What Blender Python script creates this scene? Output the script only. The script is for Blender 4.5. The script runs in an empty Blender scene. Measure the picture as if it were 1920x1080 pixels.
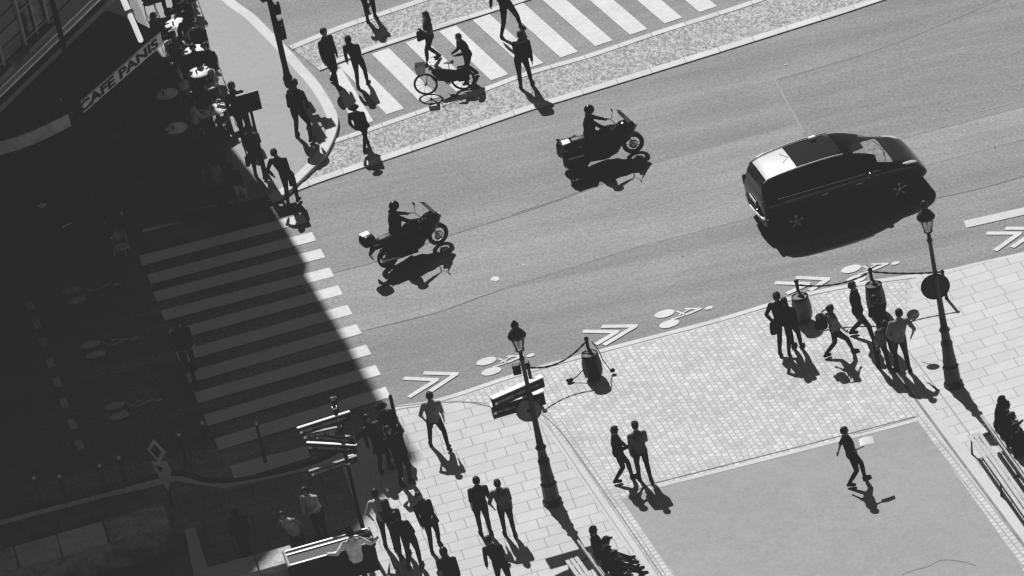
import bpy, bmesh, math, random
from mathutils import Vector, Matrix, noise
import numpy as np
random.seed(7)
PI = math.pi
SC = bpy.context.scene
COL = SC.collection
R = math.radians

# ---------------------------------------------------------------- camera
F_PX, PITCH, ROLL, CAM_H, Y0 = 10042.35, R(30.609), R(-12.0219), 70.8385, 119.7384
CAM = Vector((0, -Y0, CAM_H))
FW = Vector((0, math.cos(PITCH), -math.sin(PITCH)))
_r = Vector((1, 0, 0)); _u = _r.cross(FW)
RT = _r * math.cos(ROLL) + _u * math.sin(ROLL)
UP = -_r * math.sin(ROLL) + _u * math.cos(ROLL)
cd = bpy.data.cameras.new('camera'); cam = bpy.data.objects.new('camera', cd); COL.objects.link(cam)
M = Matrix((RT, UP, -FW)).transposed().to_4x4(); M.translation = CAM
cam.matrix_world = M
cd.sensor_width = 36; cd.lens = 36 * F_PX / 1920; cd.clip_start = 1; cd.clip_end = 1500
SC.camera = cam

def G(x, y, z=0.0):
    """survey of the photograph: the point of the place seen at (x, y), at height z"""
    d = FW + RT * ((x - 960) / F_PX) - UP * ((y - 540) / F_PX)
    return CAM + d * ((z - CAM_H) / d.z)
def PX(P):
    d = Vector(P) - CAM; w = d.dot(FW)
    return 960 + F_PX * d.dot(RT) / w, 540 - F_PX * d.dot(UP) / w

# ---------------------------------------------------------------- light
SUN_AZ, SUN_EL = 101.8, 46.7            # direction towards the sun, degrees from +x
w = bpy.data.worlds.new('World'); SC.world = w; w.use_nodes = True
nt = w.node_tree; nt.nodes.clear()
sky = nt.nodes.new('ShaderNodeTexSky'); sky.sky_type = 'NISHITA'; sky.sun_disc = False
sky.sun_elevation = R(SUN_EL); sky.sun_rotation = R(90 - SUN_AZ)
bw = nt.nodes.new('ShaderNodeRGBToBW'); bg = nt.nodes.new('ShaderNodeBackground'); wo = nt.nodes.new('ShaderNodeOutputWorld')
bg.inputs['Strength'].default_value = 0.043
nt.links.new(sky.outputs[0], bw.inputs[0]); nt.links.new(bw.outputs[0], bg.inputs[0]); nt.links.new(bg.outputs[0], wo.inputs[0])
sl = bpy.data.lights.new('sun', 'SUN'); sl.energy = 5.0; sl.angle = R(0.53); sl.color = (1, 1, 1)
so = bpy.data.objects.new('sun', sl); COL.objects.link(so)
sd = Vector((math.cos(R(SUN_AZ)) * math.cos(R(SUN_EL)), math.sin(R(SUN_AZ)) * math.cos(R(SUN_EL)), math.sin(R(SUN_EL))))
so.rotation_euler = sd.to_track_quat('Z', 'Y').to_euler(); so.location = (0, 30, 60)
SC.view_settings.view_transform = 'Standard'; SC.view_settings.look = 'None'; SC.view_settings.exposure = 0
vs_ = SC.view_settings; vs_.use_curve_mapping = True; cm_ = vs_.curve_mapping; cc_ = cm_.curves[3]     # matte print: the paper's black is a dark grey
for x_, y_ in ((.019, .0235), (.03, .037), (.06, .05), (.10, .088), (.2, .2)): cc_.points.new(x_, y_)
cc_.points[0].location = (0, .0222)
for q_ in cc_.points: q_.handle_type = 'VECTOR'
cm_.update()

# ---------------------------------------------------------------- materials
MATS = {}
def nodes_of(name):
    m = bpy.data.materials.new(name); m.use_nodes = True
    return m, m.node_tree, m.node_tree.nodes['Principled BSDF']
def mat(name, v, rough=.75, metal=0, var=.12, scale=6, bump=0, spec=.3, detail=4):
    """plain grey surface with a soft uneven tone"""
    if name in MATS: return MATS[name]
    m, t, b = nodes_of(name)
    N = t.nodes.new; L = t.links.new
    tc = N('ShaderNodeTexCoord'); no = N('ShaderNodeTexNoise'); no.inputs['Scale'].default_value = scale; no.inputs['Detail'].default_value = detail
    cr = N('ShaderNodeMapRange'); cr.inputs[1].default_value = .3; cr.inputs[2].default_value = .7
    cr.inputs[3].default_value = v * (1 - var); cr.inputs[4].default_value = v * (1 + var)
    L(tc.outputs['Object'], no.inputs['Vector']); L(no.outputs[0], cr.inputs[0]); L(cr.outputs[0], b.inputs['Base Color'])
    b.inputs['Roughness'].default_value = rough; b.inputs['Metallic'].default_value = metal
    b.inputs['Specular IOR Level'].default_value = spec
    if bump:
        bp = N('ShaderNodeBump'); bp.inputs['Strength'].default_value = bump; bp.inputs['Distance'].default_value = .02
        L(no.outputs[0], bp.inputs['Height']); L(bp.outputs[0], b.inputs['Normal'])
    MATS[name] = m; return m

def layered(name, base, terms, rough=.85, bump=None, spec=.25):
    """base grey multiplied by several noise terms: (kind, scale vector, amplitude, rotation)"""
    m, t, b = nodes_of(name); N = t.nodes.new; L = t.links.new
    tc = N('ShaderNodeTexCoord'); cur = None
    v = N('ShaderNodeValue'); v.outputs[0].default_value = base; cur = v.outputs[0]; last = None
    for kind, sc, amp, rot in terms:
        mp = N('ShaderNodeMapping'); mp.inputs['Rotation'].default_value = (0, 0, R(rot)); mp.inputs['Scale'].default_value = sc
        L(tc.outputs['Object'], mp.inputs['Vector'])
        if kind == 'noise':
            n = N('ShaderNodeTexNoise'); n.inputs['Scale'].default_value = 1; n.inputs['Detail'].default_value = 5; n.inputs['Roughness'].default_value = .6
            L(mp.outputs[0], n.inputs['Vector']); o = n.outputs[0]; lo, hi = .3, .7
        else:
            n = N('ShaderNodeTexVoronoi'); n.inputs['Scale'].default_value = 1
            L(mp.outputs[0], n.inputs['Vector']); sx = N('ShaderNodeSeparateColor'); L(n.outputs['Color'], sx.inputs[0]); o = sx.outputs[0]; lo, hi = 0, 1
        mr = N('ShaderNodeMapRange'); mr.inputs[1].default_value = lo; mr.inputs[2].default_value = hi
        mr.inputs[3].default_value = 1 - amp; mr.inputs[4].default_value = 1 + amp
        L(o, mr.inputs[0])
        mu = N('ShaderNodeMath'); mu.operation = 'MULTIPLY'; L(cur, mu.inputs[0]); L(mr.outputs[0], mu.inputs[1]); cur = mu.outputs[0]; last = o
    L(cur, b.inputs['Base Color']); b.inputs['Roughness'].default_value = rough; b.inputs['Specular IOR Level'].default_value = spec
    if bump:
        bp = N('ShaderNodeBump'); bp.inputs['Strength'].default_value = bump; bp.inputs['Distance'].default_value = .01
        L(last, bp.inputs['Height']); L(bp.outputs[0], b.inputs['Normal'])
    MATS[name] = m; return m

def bricks(name, c1, c2, mortar, bw_, rh, ms, rot=0, offset=.5, squash=1, sqf=2, smooth=.1, wob=0, bump=.3, rough=.85, big=.06, freq=2):
    m, t, b = nodes_of(name); N = t.nodes.new; L = t.links.new
    tc = N('ShaderNodeTexCoord'); mp = N('ShaderNodeMapping'); mp.inputs['Rotation'].default_value = (0, 0, R(rot))
    L(tc.outputs['Object'], mp.inputs['Vector']); vec = mp.outputs[0]
    if wob:
        wn = N('ShaderNodeTexNoise'); wn.inputs['Scale'].default_value = 1.3; L(tc.outputs['Object'], wn.inputs['Vector'])
        vm = N('ShaderNodeVectorMath'); vm.operation = 'MULTIPLY_ADD'; vm.inputs[1].default_value = (wob, wob, 0)
        L(wn.outputs[1], vm.inputs[0]); L(vec, vm.inputs[2]); vec = vm.outputs[0]
    br = N('ShaderNodeTexBrick'); br.offset = offset; br.offset_frequency = freq; br.squash = squash; br.squash_frequency = sqf
    for k, c in ((1, c1), (2, c2), (3, mortar)): br.inputs[k].default_value = (c, c, c, 1)
    br.inputs['Scale'].default_value = 1; br.inputs['Mortar Size'].default_value = ms; br.inputs['Mortar Smooth'].default_value = smooth
    br.inputs['Brick Width'].default_value = bw_; br.inputs['Row Height'].default_value = rh
    L(vec, br.inputs['Vector'])
    n = N('ShaderNodeTexNoise'); n.inputs['Scale'].default_value = .6; n.inputs['Detail'].default_value = 10; n.inputs['Roughness'].default_value = .82
    L(tc.outputs['Object'], n.inputs['Vector'])
    mr = N('ShaderNodeMapRange'); mr.inputs[1].default_value = .3; mr.inputs[2].default_value = .7; mr.inputs[3].default_value = 1 - big * 1.8; mr.inputs[4].default_value = 1 + big * 1.3
    L(n.outputs[0], mr.inputs[0])
    vm2 = N('ShaderNodeVectorMath'); vm2.operation = 'SCALE'; L(br.outputs[0], vm2.inputs[0]); L(mr.outputs[0], vm2.inputs['Scale'])
    L(vm2.outputs[0], b.inputs['Base Color'])
    b.inputs['Roughness'].default_value = rough; b.inputs['Specular IOR Level'].default_value = .25
    if bump:
        bp = N('ShaderNodeBump'); bp.inputs['Strength'].default_value = bump; bp.inputs['Distance'].default_value = .01; bp.invert = True
        L(br.outputs['Fac'], bp.inputs['Height']); L(bp.outputs[0], b.inputs['Normal'])
    MATS[name] = m; return m

ASPH = layered('road asphalt', .248, [('noise', (.05, .7, 1), .17, -7), ('noise', (.12, 2.6, 1), .05, -7), ('noise', (.35, .45, 1), .08, 0), ('noise', (4, 7, 5), .08, -5), ('noise', (13, 13, 13), .26, 0)], bump=.15)
ASPH2 = layered('road asphalt pale', .285, [('noise', (.05, .7, 1), .16, -9), ('noise', (.12, 2.6, 1), .05, -9), ('noise', (.3, .5, 1), .08, 0), ('noise', (4, 7, 5), .08, -5), ('noise', (13, 13, 13), .26, 0)], bump=.15)
ASPH3 = layered('road asphalt dark', .236, [('noise', (.06, 1.1, 1), .12, -11), ('noise', (.4, 3, 1), .08, -11), ('noise', (4, 7, 5), .08, -5), ('noise', (13, 13, 13), .26, 0)], bump=.15)
ASPHP = layered('plaza asphalt', .31, [('noise', (.3, .3, 1), .04, 0), ('noise', (2.5, 2.5, 1), .05, 0), ('noise', (15, 15, 15), .10, 0)], bump=.1)
ASPHS = layered('pavement asphalt', .33, [('noise', (.4, .4, 1), .04, 0), ('noise', (4, 4, 1), .04, 0), ('noise', (15, 15, 15), .10, 0)], bump=.1)
SEAM = layered('asphalt seam', .222, [('noise', (1.5, 1.5, 1), .25, 0), ('noise', (9, 9, 1), .2, 0)])
SEAML = layered('pale seam', .31, [('noise', (2, 2, 1), .1, 0)])
PAINT = layered('white road paint', .61, [('noise', (.7, .7, 1), .07, 0), ('noise', (6, 6, 1), .09, 0), ('noise', (17, 17, 1), .10, 0)])
PAINT2 = layered('worn road paint', .56, [('noise', (2, 2, 1), .10, 0), ('noise', (18, 18, 1), .12, 0)])
KERB = bricks('kerb stone', .55, .62, .30, 1.0, 5, .012, rot=-6, big=.08, bump=.1)
KERBC = layered('granite kerb', .57, [('voronoi', (1.1, 1.1, 1), .07, 0), ('noise', (9, 9, 1), .06, 0)])
SETT = layered('granite setts', .36, [('noise', (.8, .8, 1), .06, 0), ('noise', (22, 11, 1), .22, 20), ('voronoi', (19, 12, 1), .42, 12)], bump=.7)
COBB = bricks('pale cobbles', .64, .47, .36, .165, .15, .018, rot=80, offset=.5, smooth=.7, wob=.14, bump=.35, big=.09)
SLAB = bricks('stone slabs', .55, .51, .27, .74, .44, .011, rot=-6, offset=.37, squash=.72, sqf=3, smooth=.1, bump=.2, big=.06)
SLAB2 = bricks('stone slabs right', .57, .53, .30, .80, .42, .010, rot=-8, offset=.41, squash=.75, sqf=2, smooth=.1, bump=.2, big=.05)
SHADESLAB = bricks('slabs painted as shade', .27, .235, .16, .86, .44, .011, rot=-6, offset=.37, squash=.72, sqf=3, bump=.2, big=.08)  # darkened copy of the stone slabs, building shade put into the colour
SHADEKERB = layered('kerb stone painted as shade', .155, [('noise', (2, 2, 1), .1, 0)])  # dark copy of the kerb granite, with the shade painted in
SHADEASPH = layered('asphalt painted as shade', .21, [('noise', (.5, .5, 1), .15, 0), ('noise', (15, 15, 1), .1, 0)])  # pavement asphalt darkened to paint the shade on the terrace
BAND = bricks('smooth stone band', .56, .53, .36, 3, 1.3, .008, rot=78, big=.05, bump=.1)
SETROW = bricks('sett border', .60, .50, .34, .17, .16, .018, rot=78, smooth=.3, bump=.4, big=.12)
STONE = layered('parapet stone', .34, [('noise', (1.5, 1.5, 1.5), .25, 0), ('noise', (9, 9, 9), .2, 0)], bump=.4)
WALLM = layered('facade stone', .30, [('noise', (.7, .7, .7), .2, 0), ('noise', (8, 8, 8), .12, 0)], bump=.2)

BLACK = mat('black paint', .02, .35, var=.2); IRON = mat('cast iron', .025, .45, var=.25, spec=.5)
RUBBER = mat('rubber', .02, .9); DARKM = mat('dark metal', .04, .4, .6); STEEL = mat('bright steel', .6, .28, .9, var=.06)
CHROME = mat('chrome', .8, .12, 1, var=.03)
CARP = mat('black car paint', .012, .12, var=.1, spec=.6); PLAST = mat('black plastic', .03, .6)
WHITEM = mat('white enamel', .75, .4, var=.04); SILV = mat('silver paint', .62, .3, .3, var=.04); GREYP = mat('grey plastic', .3, .6)
LEATH = mat('dark leather', .03, .5); WICK = mat('wicker', .42, .7, var=.3, scale=60); WOOD = mat('weathered bench wood', .44, .7, var=.2, scale=14)
SKIN = mat('skin', .28, .6, var=.06); EYE = mat('eye', .03, .3); HAIRD = mat('dark hair', .025, .6, var=.4, scale=60); HAIRL = mat('pale hair', .30, .6, var=.3, scale=60)
AWN = mat('dark awning cloth', .055, .9, var=.15, scale=2); VAL = mat('pale valance cloth', .95, .85, var=.1, scale=5); ROUNDV = mat('cream valance cloth', .75, .85, var=.15, scale=4)
GLASSD = mat('dark window glass', .03, .08, var=.1, spec=.8); FRAMEM = mat('painted window frame', .42, .6)
CL = {}
for n, v in (('black', .022), ('charcoal', .035), ('navy', .03), ('denim', .06), ('grey', .22), ('midgrey', .11), ('light', .5), ('white', .72), ('brown', .07)):
    CL[n] = mat(n + ' cloth', v, .9, var=.2, scale=9, bump=.2, spec=.15)
def glass(name, v=.02, alpha=.5):
    m, t, b = nodes_of(name); N = t.nodes.new; L = t.links.new
    tr = N('ShaderNodeBsdfTransparent'); mx = N('ShaderNodeMixShader'); mx.inputs[0].default_value = alpha
    b.inputs['Base Color'].default_value = (v, v, v, 1); b.inputs['Roughness'].default_value = .05
    L(tr.outputs[0], mx.inputs[1]); L(b.outputs[0], mx.inputs[2]); L(mx.outputs[0], t.nodes['Material Output'].inputs[0])
    MATS[name] = m; return m
WSG = glass('windscreen glass', .02, .45); LAMPG = glass('lantern glass', .5, .35); BAGG = glass('thin translucent bag', .12, .75)

# ---------------------------------------------------------------- object helpers
def tag(o, label=None, cat=None, group=None, kind=None):
    if label: o['label'] = label
    if cat: o['category'] = cat
    if group: o['group'] = group
    if kind: o['kind'] = kind
    return o
def empty(name, loc, rz=0, label=None, cat=None, group=None):
    o = bpy.data.objects.new(name, None); COL.objects.link(o); o.location = loc; o.rotation_euler = (0, 0, rz); o.empty_display_size = .2
    return tag(o, label, cat, group)
def copy_tree(o, parent=None):
    c = o.copy(); COL.objects.link(c)
    if parent is not None: c.parent = parent
    for ch in list(o.children): copy_tree(ch, c)
    return c

class MB:
    def __init__(s): s.v = []; s.f = []; s.m = []; s.sm = []
    def add(s, vs, fs, mi=0, smooth=False):
        k = len(s.v); s.v += [tuple(v) for v in vs]
        for f in fs: s.f.append([k + i for i in f]); s.m.append(mi); s.sm.append(smooth)
        return s
    def rings(s, rings, mi=0, cap=True, smooth=True, closed=True):
        n = len(rings[0]); vs = [v for r in rings for v in r]; fs = []
        for i in range(len(rings) - 1):
            for j in range(n if closed else n - 1):
                a = i * n + j; b = i * n + (j + 1) % n; fs.append((a, b, b + n, a + n))
        s.add(vs, fs, mi, smooth)
        if cap:
            k = len(s.v) - len(vs)
            s.f.append([k + j for j in range(n)][::-1]); s.m.append(mi); s.sm.append(False)
            s.f.append([k + (len(rings) - 1) * n + j for j in range(n)]); s.m.append(mi); s.sm.append(False)
        return s
    def tube(s, pts, r, n=8, mi=0, flat=None, cap=True):
        """round tube, radius may vary; flat=(vector, factor) squashes it"""
        pts = [Vector(p) for p in pts]
        if not hasattr(r, '__len__'): r = [r] * len(pts)
        rg = []; prev = None
        for i, p in enumerate(pts):
            t = (pts[min(i + 1, len(pts) - 1)] - pts[max(i - 1, 0)])
            if t.length < 1e-7: t = Vector((0, 0, 1))
            t.normalize()
            if prev is None: a = t.orthogonal().normalized()
            else:
                a = prev - t * prev.dot(t)
                a = a.normalized() if a.length > 1e-5 else t.orthogonal().normalized()
            prev = a; b = t.cross(a)
            rr = r[i]; ring = []
            for k in range(n):
                an = 2 * PI * k / n
                o = (a * math.cos(an) + b * math.sin(an)) * rr
                if flat: o = o + Vector(flat[0]) * (o.dot(Vector(flat[0])) * (flat[1] - 1))
                ring.append(p + o)
            rg.append(ring)
        return s.rings(rg, mi, cap)
    def lathe(s, prof, c=(0, 0, 0), axis='Z', n=16, mi=0, smooth=True, sx=1, sy=1, cap=True):
        rg = []
        for r, z in prof:
            ring = []
            for k in range(n):
                a = 2 * PI * k / n; x, y = r * math.cos(a) * sx, r * math.sin(a) * sy
                if axis == 'Z': q = (c[0] + x, c[1] + y, c[2] + z)
                elif axis == 'Y': q = (c[0] + x, c[1] + z, c[2] + y)
                else: q = (c[0] + z, c[1] + x, c[2] + y)
                ring.append(q)
            rg.append(ring)
        return s.rings(rg, mi, cap, smooth)
    def box(s, c, size, rz=0, ry=0, rx=0, mi=0, bev=0, taper=1):
        x, y, z = [d / 2 for d in size]; Mx = Matrix.Rotation(rz, 3, 'Z') @ Matrix.Rotation(ry, 3, 'Y') @ Matrix.Rotation(rx, 3, 'X')
        if bev:
            b = min(bev, x * .9, y * .9, z * .9); rg = []
            for zz, ins in ((-z, b), (-z + b * .3, b * .3), (-z + b, 0), (z - b, 0), (z - b * .3, b * .3), (z, b)):
                tp = 1 + (taper - 1) * (zz + z) / (2 * z); X, Y = x * tp - ins, y * tp - ins; ring = []
                for qx, qy, a0 in ((1, 1, 0), (-1, 1, 90), (-1, -1, 180), (1, -1, 270)):
                    for da in (0, 45, 90):
                        a = R(a0 + da); ring.append(Vector(c) + Mx @ Vector((qx * (X - b) + b * math.cos(a), qy * (Y - b) + b * math.sin(a), zz)))
                rg.append(ring)
            return s.rings(rg, mi)
        vs = []
        for zz, tp in ((-z, 1), (z, taper)):
            for a, b in ((-1, -1), (1, -1), (1, 1), (-1, 1)): vs.append(Vector(c) + Mx @ Vector((a * x * tp, b * y * tp, zz)))
        return s.add(vs, [(3, 2, 1, 0), (4, 5, 6, 7), (0, 1, 5, 4), (1, 2, 6, 5), (2, 3, 7, 6), (3, 0, 4, 7)], mi)
    def ell(s, c, r, n=12, m=8, mi=0, Mx=None):
        rg = []
        for i in range(m + 1):
            th = PI * i / m; q = max(math.sin(th), .02); ring = []
            for k in range(n):
                a = 2 * PI * k / n; v = Vector((r[0] * q * math.cos(a), r[1] * q * math.sin(a), -r[2] * math.cos(th)))
                if Mx is not None: v = Mx @ v
                ring.append(Vector(c) + v)
            rg.append(ring)
        return s.rings(rg, mi)
    def prism(s, poly, z0, z1, mi=0):
        n = len(poly); A = sum(poly[i][0] * poly[(i + 1) % n][1] - poly[(i + 1) % n][0] * poly[i][1] for i in range(n))
        if A < 0: poly = poly[::-1]
        vs = [(p[0], p[1], z0) for p in poly] + [(p[0], p[1], z1) for p in poly]
        fs = [tuple(range(n))[::-1], tuple(range(n, 2 * n))] + [(i, (i + 1) % n, (i + 1) % n + n, i + n) for i in range(n)]
        return s.add(vs, fs, mi)
    def plate(s, pts, th, mi=0):
        """flat plate of any outline in 3D, thickness th along its normal"""
        P = [Vector(p) for p in pts]; n = len(P)
        nn = (P[1] - P[0]).cross(P[2] - P[0]).normalized() * th
        return s.add(P + [p + nn for p in P], [tuple(range(n))[::-1], tuple(range(n, 2 * n))] + [(i, (i + 1) % n, (i + 1) % n + n, i + n) for i in range(n)], mi)
    def build(s, name, mats, parent=None, bevel=0):
        me = bpy.data.meshes.new(name); me.from_pydata(s.v, [], s.f)
        if not isinstance(mats, (list, tuple)): mats = [mats]
        for mm in mats: me.materials.append(mm)
        me.polygons.foreach_set('material_index', s.m); me.polygons.foreach_set('use_smooth', s.sm); me.update()
        o = bpy.data.objects.new(name, me); COL.objects.link(o)
        if parent is not None: o.parent = parent
        if bevel:
            md = o.modifiers.new('bevel', 'BEVEL'); md.width = bevel; md.segments = 2; md.limit_method = 'ANGLE'
        return o
def structure(mb, name, m):
    return tag(mb.build(name, m), kind='structure')

# ---------------------------------------------------------------- ground
def off(p, q, d):      # point offset left of p->q by d
    t = (q - p).normalized(); return Vector((-t.y, t.x, 0)) * d
def strip_pts(pts, wdt, z):
    """a strip along a polyline, of width wdt to the right of travel"""
    L_, R_ = [], []
    for i, p in enumerate(pts):
        a = pts[max(i - 1, 0)]; b = pts[min(i + 1, len(pts) - 1)]
        n = off(a, b, 1); L_.append(p); R_.append(p - n * wdt)
    return L_, R_
def smoothline(px, k=6, z=0):
    P = [G(x, y, z) for x, y in px]; out = []
    for i in range(len(P) - 1):
        p0 = P[max(i - 1, 0)]; p1 = P[i]; p2 = P[i + 1]; p3 = P[min(i + 2, len(P) - 1)]
        for j in range(k):
            t = j / k
            out.append(.5 * ((2 * p1) + (p2 - p0) * t + (2 * p0 - 5 * p1 + 4 * p2 - p3) * t * t + (-p0 + 3 * p1 - 3 * p2 + p3) * t ** 3))
    out.append(P[-1]); return out
def kerb(px, wdt, z0, z1, name, m, zz=None, k=6, raw=None):
    pts = raw or smoothline(px, k, z1 if zz is None else zz)
    L_, R_ = strip_pts(pts, wdt, z1); mb = MB(); rg = []
    for a, b in zip(L_, R_):
        rg.append([(a.x, a.y, z0), (b.x, b.y, z0), (b.x, b.y, z1 - .006), (b.x * .98 + a.x * .02, b.y * .98 + a.y * .02, z1), (a.x * .98 + b.x * .02, a.y * .98 + b.y * .02, z1), (a.x, a.y, z1 - .006)])
    mb.rings(rg, smooth=False)
    return structure(mb, name, m)
def area(px, z0, z1, name, m, world=False):
    P = px if world else [G(x, y, z1) for x, y in px]
    mb = MB(); mb.prism([(p[0], p[1]) for p in P], z0, z1); o = structure(mb, name, m)
    bm = bmesh.new(); bm.from_mesh(o.data); bmesh.ops.triangulate(bm, faces=[f for f in bm.faces if len(f.verts) > 4], ngon_method='EAR_CLIP'); bmesh.ops.recalc_face_normals(bm, faces=bm.faces); bm.to_mesh(o.data); bm.free()
    return o
def sheet(px, z, name, m):
    P = [G(x, y, z) for x, y in px]; mb = MB(); n = len(P)
    A = sum(P[i].x * P[(i + 1) % n].y - P[(i + 1) % n].x * P[i].y for i in range(n))
    mb.add(P if A > 0 else P[::-1], [tuple(range(n))]); o = structure(mb, name, m)
    bm = bmesh.new(); bm.from_mesh(o.data); bmesh.ops.triangulate(bm, faces=bm.faces[:], ngon_method='EAR_CLIP'); bm.to_mesh(o.data); bm.free()
    return o
def lineband(px, wdt, z, name, m, k=1):
    pts = smoothline(px, k, z) if k > 1 else [G(x, y, z) for x, y in px]
    mb = MB(); L_, R_ = strip_pts(pts, wdt, z)
    h = [(a - b) / 2 for a, b in zip(L_, R_)]
    mb.rings([[(a.x + c.x, a.y + c.y, z), (b.x + c.x, b.y + c.y, z)] for a, b, c in zip(L_, R_, h)], cap=False, closed=False, smooth=False)
    mb.f = [f[::-1] for f in mb.f]
    return structure(mb, name, m)

mb = MB(); mb.add([(-400, -400, 0), (400, -400, 0), (400, 500, 0), (-400, 500, 0)], [(0, 1, 2, 3)]); structure(mb, 'road', ASPH)
S1 = [(560, 530), (622, 512), (718, 486), (850, 439), (1050, 375), (1216, 310), (1440, 248), (1700, 165), (2000, 60)]
S2 = [(640, 632), (687, 618), (820, 585), (945, 540), (1200, 462), (1440, 400), (1700, 320), (2000, 240)]
sheet(S1 + S2[::-1], .004, 'road_lane', ASPH2)
sheet([(1455, 148), (1640, 95), (1900, -12), (2100, -90), (2100, 160), (1900, 205), (1720, 252), (1600, 290), (1530, 305)], .008, 'road_patch', ASPH3)
sheet([(1010, 300), (1210, 250), (1216, 308), (1050, 373), (960, 402)], .008, 'road_patch', ASPH)
lineband(S1[:6], .022, .0115, 'road_seam', SEAM, 4)
lineband(S2[1:4], .02, .0115, 'road_seam', SEAM, 4)
lineband([(1452, 148), (1480, 200), (1508, 250)], .06, .013, 'road_seam', SEAML)
lineband([(1456, 150), (1640, 95), (1780, 40), (1900, -12)], .022, .013, 'road_seam', SEAM, 3)
lineband([(1655, 205), (1662, 225), (1672, 246)], .04, .013, 'road_seam', SEAM, 3)
lineband([(1612, 450), (1628, 500)], .03, .013, 'road_seam', SEAM)
lineband([(1750, 372), (1840, 352), (1960, 318)], .022, .013, 'road_seam', SEAM, 4)
lineband([(1810, 215), (1870, 200), (1960, 175)], .05, .013, 'road_seam', SEAML, 4)
rr = random.Random(3)
for i in range(26):      # spots of gum and dropped paint
    x, y = rr.uniform(600, 1900), rr.uniform(20, 640)
    p = G(x, y, .014); mb = MB(); a = rr.uniform(.012, .035)
    mb.add([(p.x + a * math.cos(k) * rr.uniform(.7, 1.4), p.y + a * math.sin(k) * rr.uniform(.7, 1.3), .014) for k in [2 * PI * j / 7 for j in range(7)]], [tuple(range(7))])
    structure(mb, 'road_spot', PAINT2 if rr.random() < .6 else SEAM)
p = G(927, 523, .014); mb = MB(); mb.add([(p.x + a * .13 * math.cos(k), p.y + a * .13 * math.sin(k), .014) for a, k in [(rr.uniform(.6, 1.3), 2 * PI * j / 9) for j in range(9)]], [tuple(range(9))]); structure(mb, 'road_spot', PAINT)

# zebra crossing on the left
TRs = [(567.5, 401), (584.4, 434.9), (601.1, 466.2), (617.9, 501.4), (633.7, 534.8), (651.5, 571.4), (668.7, 607.5), (686.6, 646.2), (704.2, 684.0), (722.7, 725.3)]
TLs = [(260.8, 480), (275.8, 515), (287.5, 547.5), (301.5, 582.5), (316, 620), (330, 660), (346, 699), (364, 736), (382, 778), (402.5, 822.8)]
for (a, b) in zip(TLs, TRs):
    k = 1 + (b[1] - 400) / 1500
    sheet([a, b, (b[0] + 8.3 * k, b[1] + 15.5 * k), (a[0] + 6.6 * k, a[1] + 17.5 * k)], .012, 'crosswalk_stripe', PAINT)
sheet([(259, 413), (395, 382), (402, 402), (267, 436)], .012, 'crosswalk_stripe', PAINT2)
sheet([(431.5, 873), (576, 836), (580, 858), (440, 901)], .012, 'crosswalk_stripe', PAINT)
# zebra crossing at the top, slanted stripes
for i in range(-1, 12):
    tx, ty = 697 + 63 * (i - 2), 101 - 21.2 * (i - 2); bx, by = 790 + 65.2 * (i - 2), 193 - 21.3 * (i - 2)
    if i == -1: continue
    if i == 0: sheet([(618, 137), (640, 127), (700, 227), (665, 239)], .012, 'crosswalk_stripe', PAINT); continue
    sheet([(tx, ty), (tx + 32, ty - 11), (bx + 33, by - 11), (bx, by)], .012, 'crosswalk_stripe', PAINT)
# cobbled bands, kerbs
T1 = [(541, 86), (640, 46), (760, 6), (900, -42), (1000, -75)]
T2 = [(600, 132), (672, 103), (780, 67), (935, 18), (1010, -7), (1120, -45)]
U1 = [(622, 262), (687, 240), (770, 211), (900, 166), (990, 133), (1102, 101), (1232, 57), (1375, 12), (1500, -31), (1640, -75)]
L1 = [(556, 358), (600, 341), (683, 313), (817, 268), (987, 209), (1060, 187), (1210, 141), (1377, 89), (1475, 58), (1580, 25), (1652, 1), (1800, -48)]
area(T1 + [(1100, -75), (1120, -45)] + T2[-2::-1], .0, .02, 'cobbled_band', SETT)
area([(608, 294), (627, 262)] + U1[1:] + [(1800, -75)] + L1[-1::-1], .0, .02, 'cobbled_band', SETT)
kerb(T1, .28, 0, .035, 'kerb', KERB); kerb(T2, -.26, 0, .035, 'kerb', KERB)
kerb(U1, .24, 0, .035, 'kerb', KERB); kerb(L1, -.30, 0, .035, 'kerb', KERB)
# patches of the old tarmac at the top left carriageway stay plain road
# corner pavement with its curved kerb
CK = [(390, -50), (440, 0), (477, 27), (510, 60), (540, 90), (569, 122), (598, 155), (624, 196), (634, 225), (627, 256), (608, 292), (575, 326), (541, 358), (515, 373), (470, 386), (390, 400), (250, 424), (0, 480), (-300, 560)]
pk = smoothline(CK, 6, .12)
area([Vector((p.x, p.y, 0)) for p in strip_pts(pk, .29, .12)[1]] + [Vector((-40, -2, 0)), Vector((-40, 60, 0)), Vector((-9, 60, 0))], -.05, .118, 'pavement', ASPHS, world=True)
ks = next(i for i, p in enumerate(pk) if PX(p)[0] < 512 and PX(p)[1] > 330)
kerb(None, .30, -.05, .124, 'kerb', KERBC, raw=pk[:ks + 1]); kerb(None, .30, -.05, .1235, 'kerb', SHADEKERB, raw=pk[ks:])
sheet([(-300, 530), (0, 470), (250, 412), (380, 388), (455, 372), (420, 290), (395, 240), (350, 170), (290, 80), (240, -40), (-300, -40)], .122, 'terrace_shade', SHADEASPH)  # dark sheet painting shade over the pavement, kept inside the shadow edge
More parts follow.
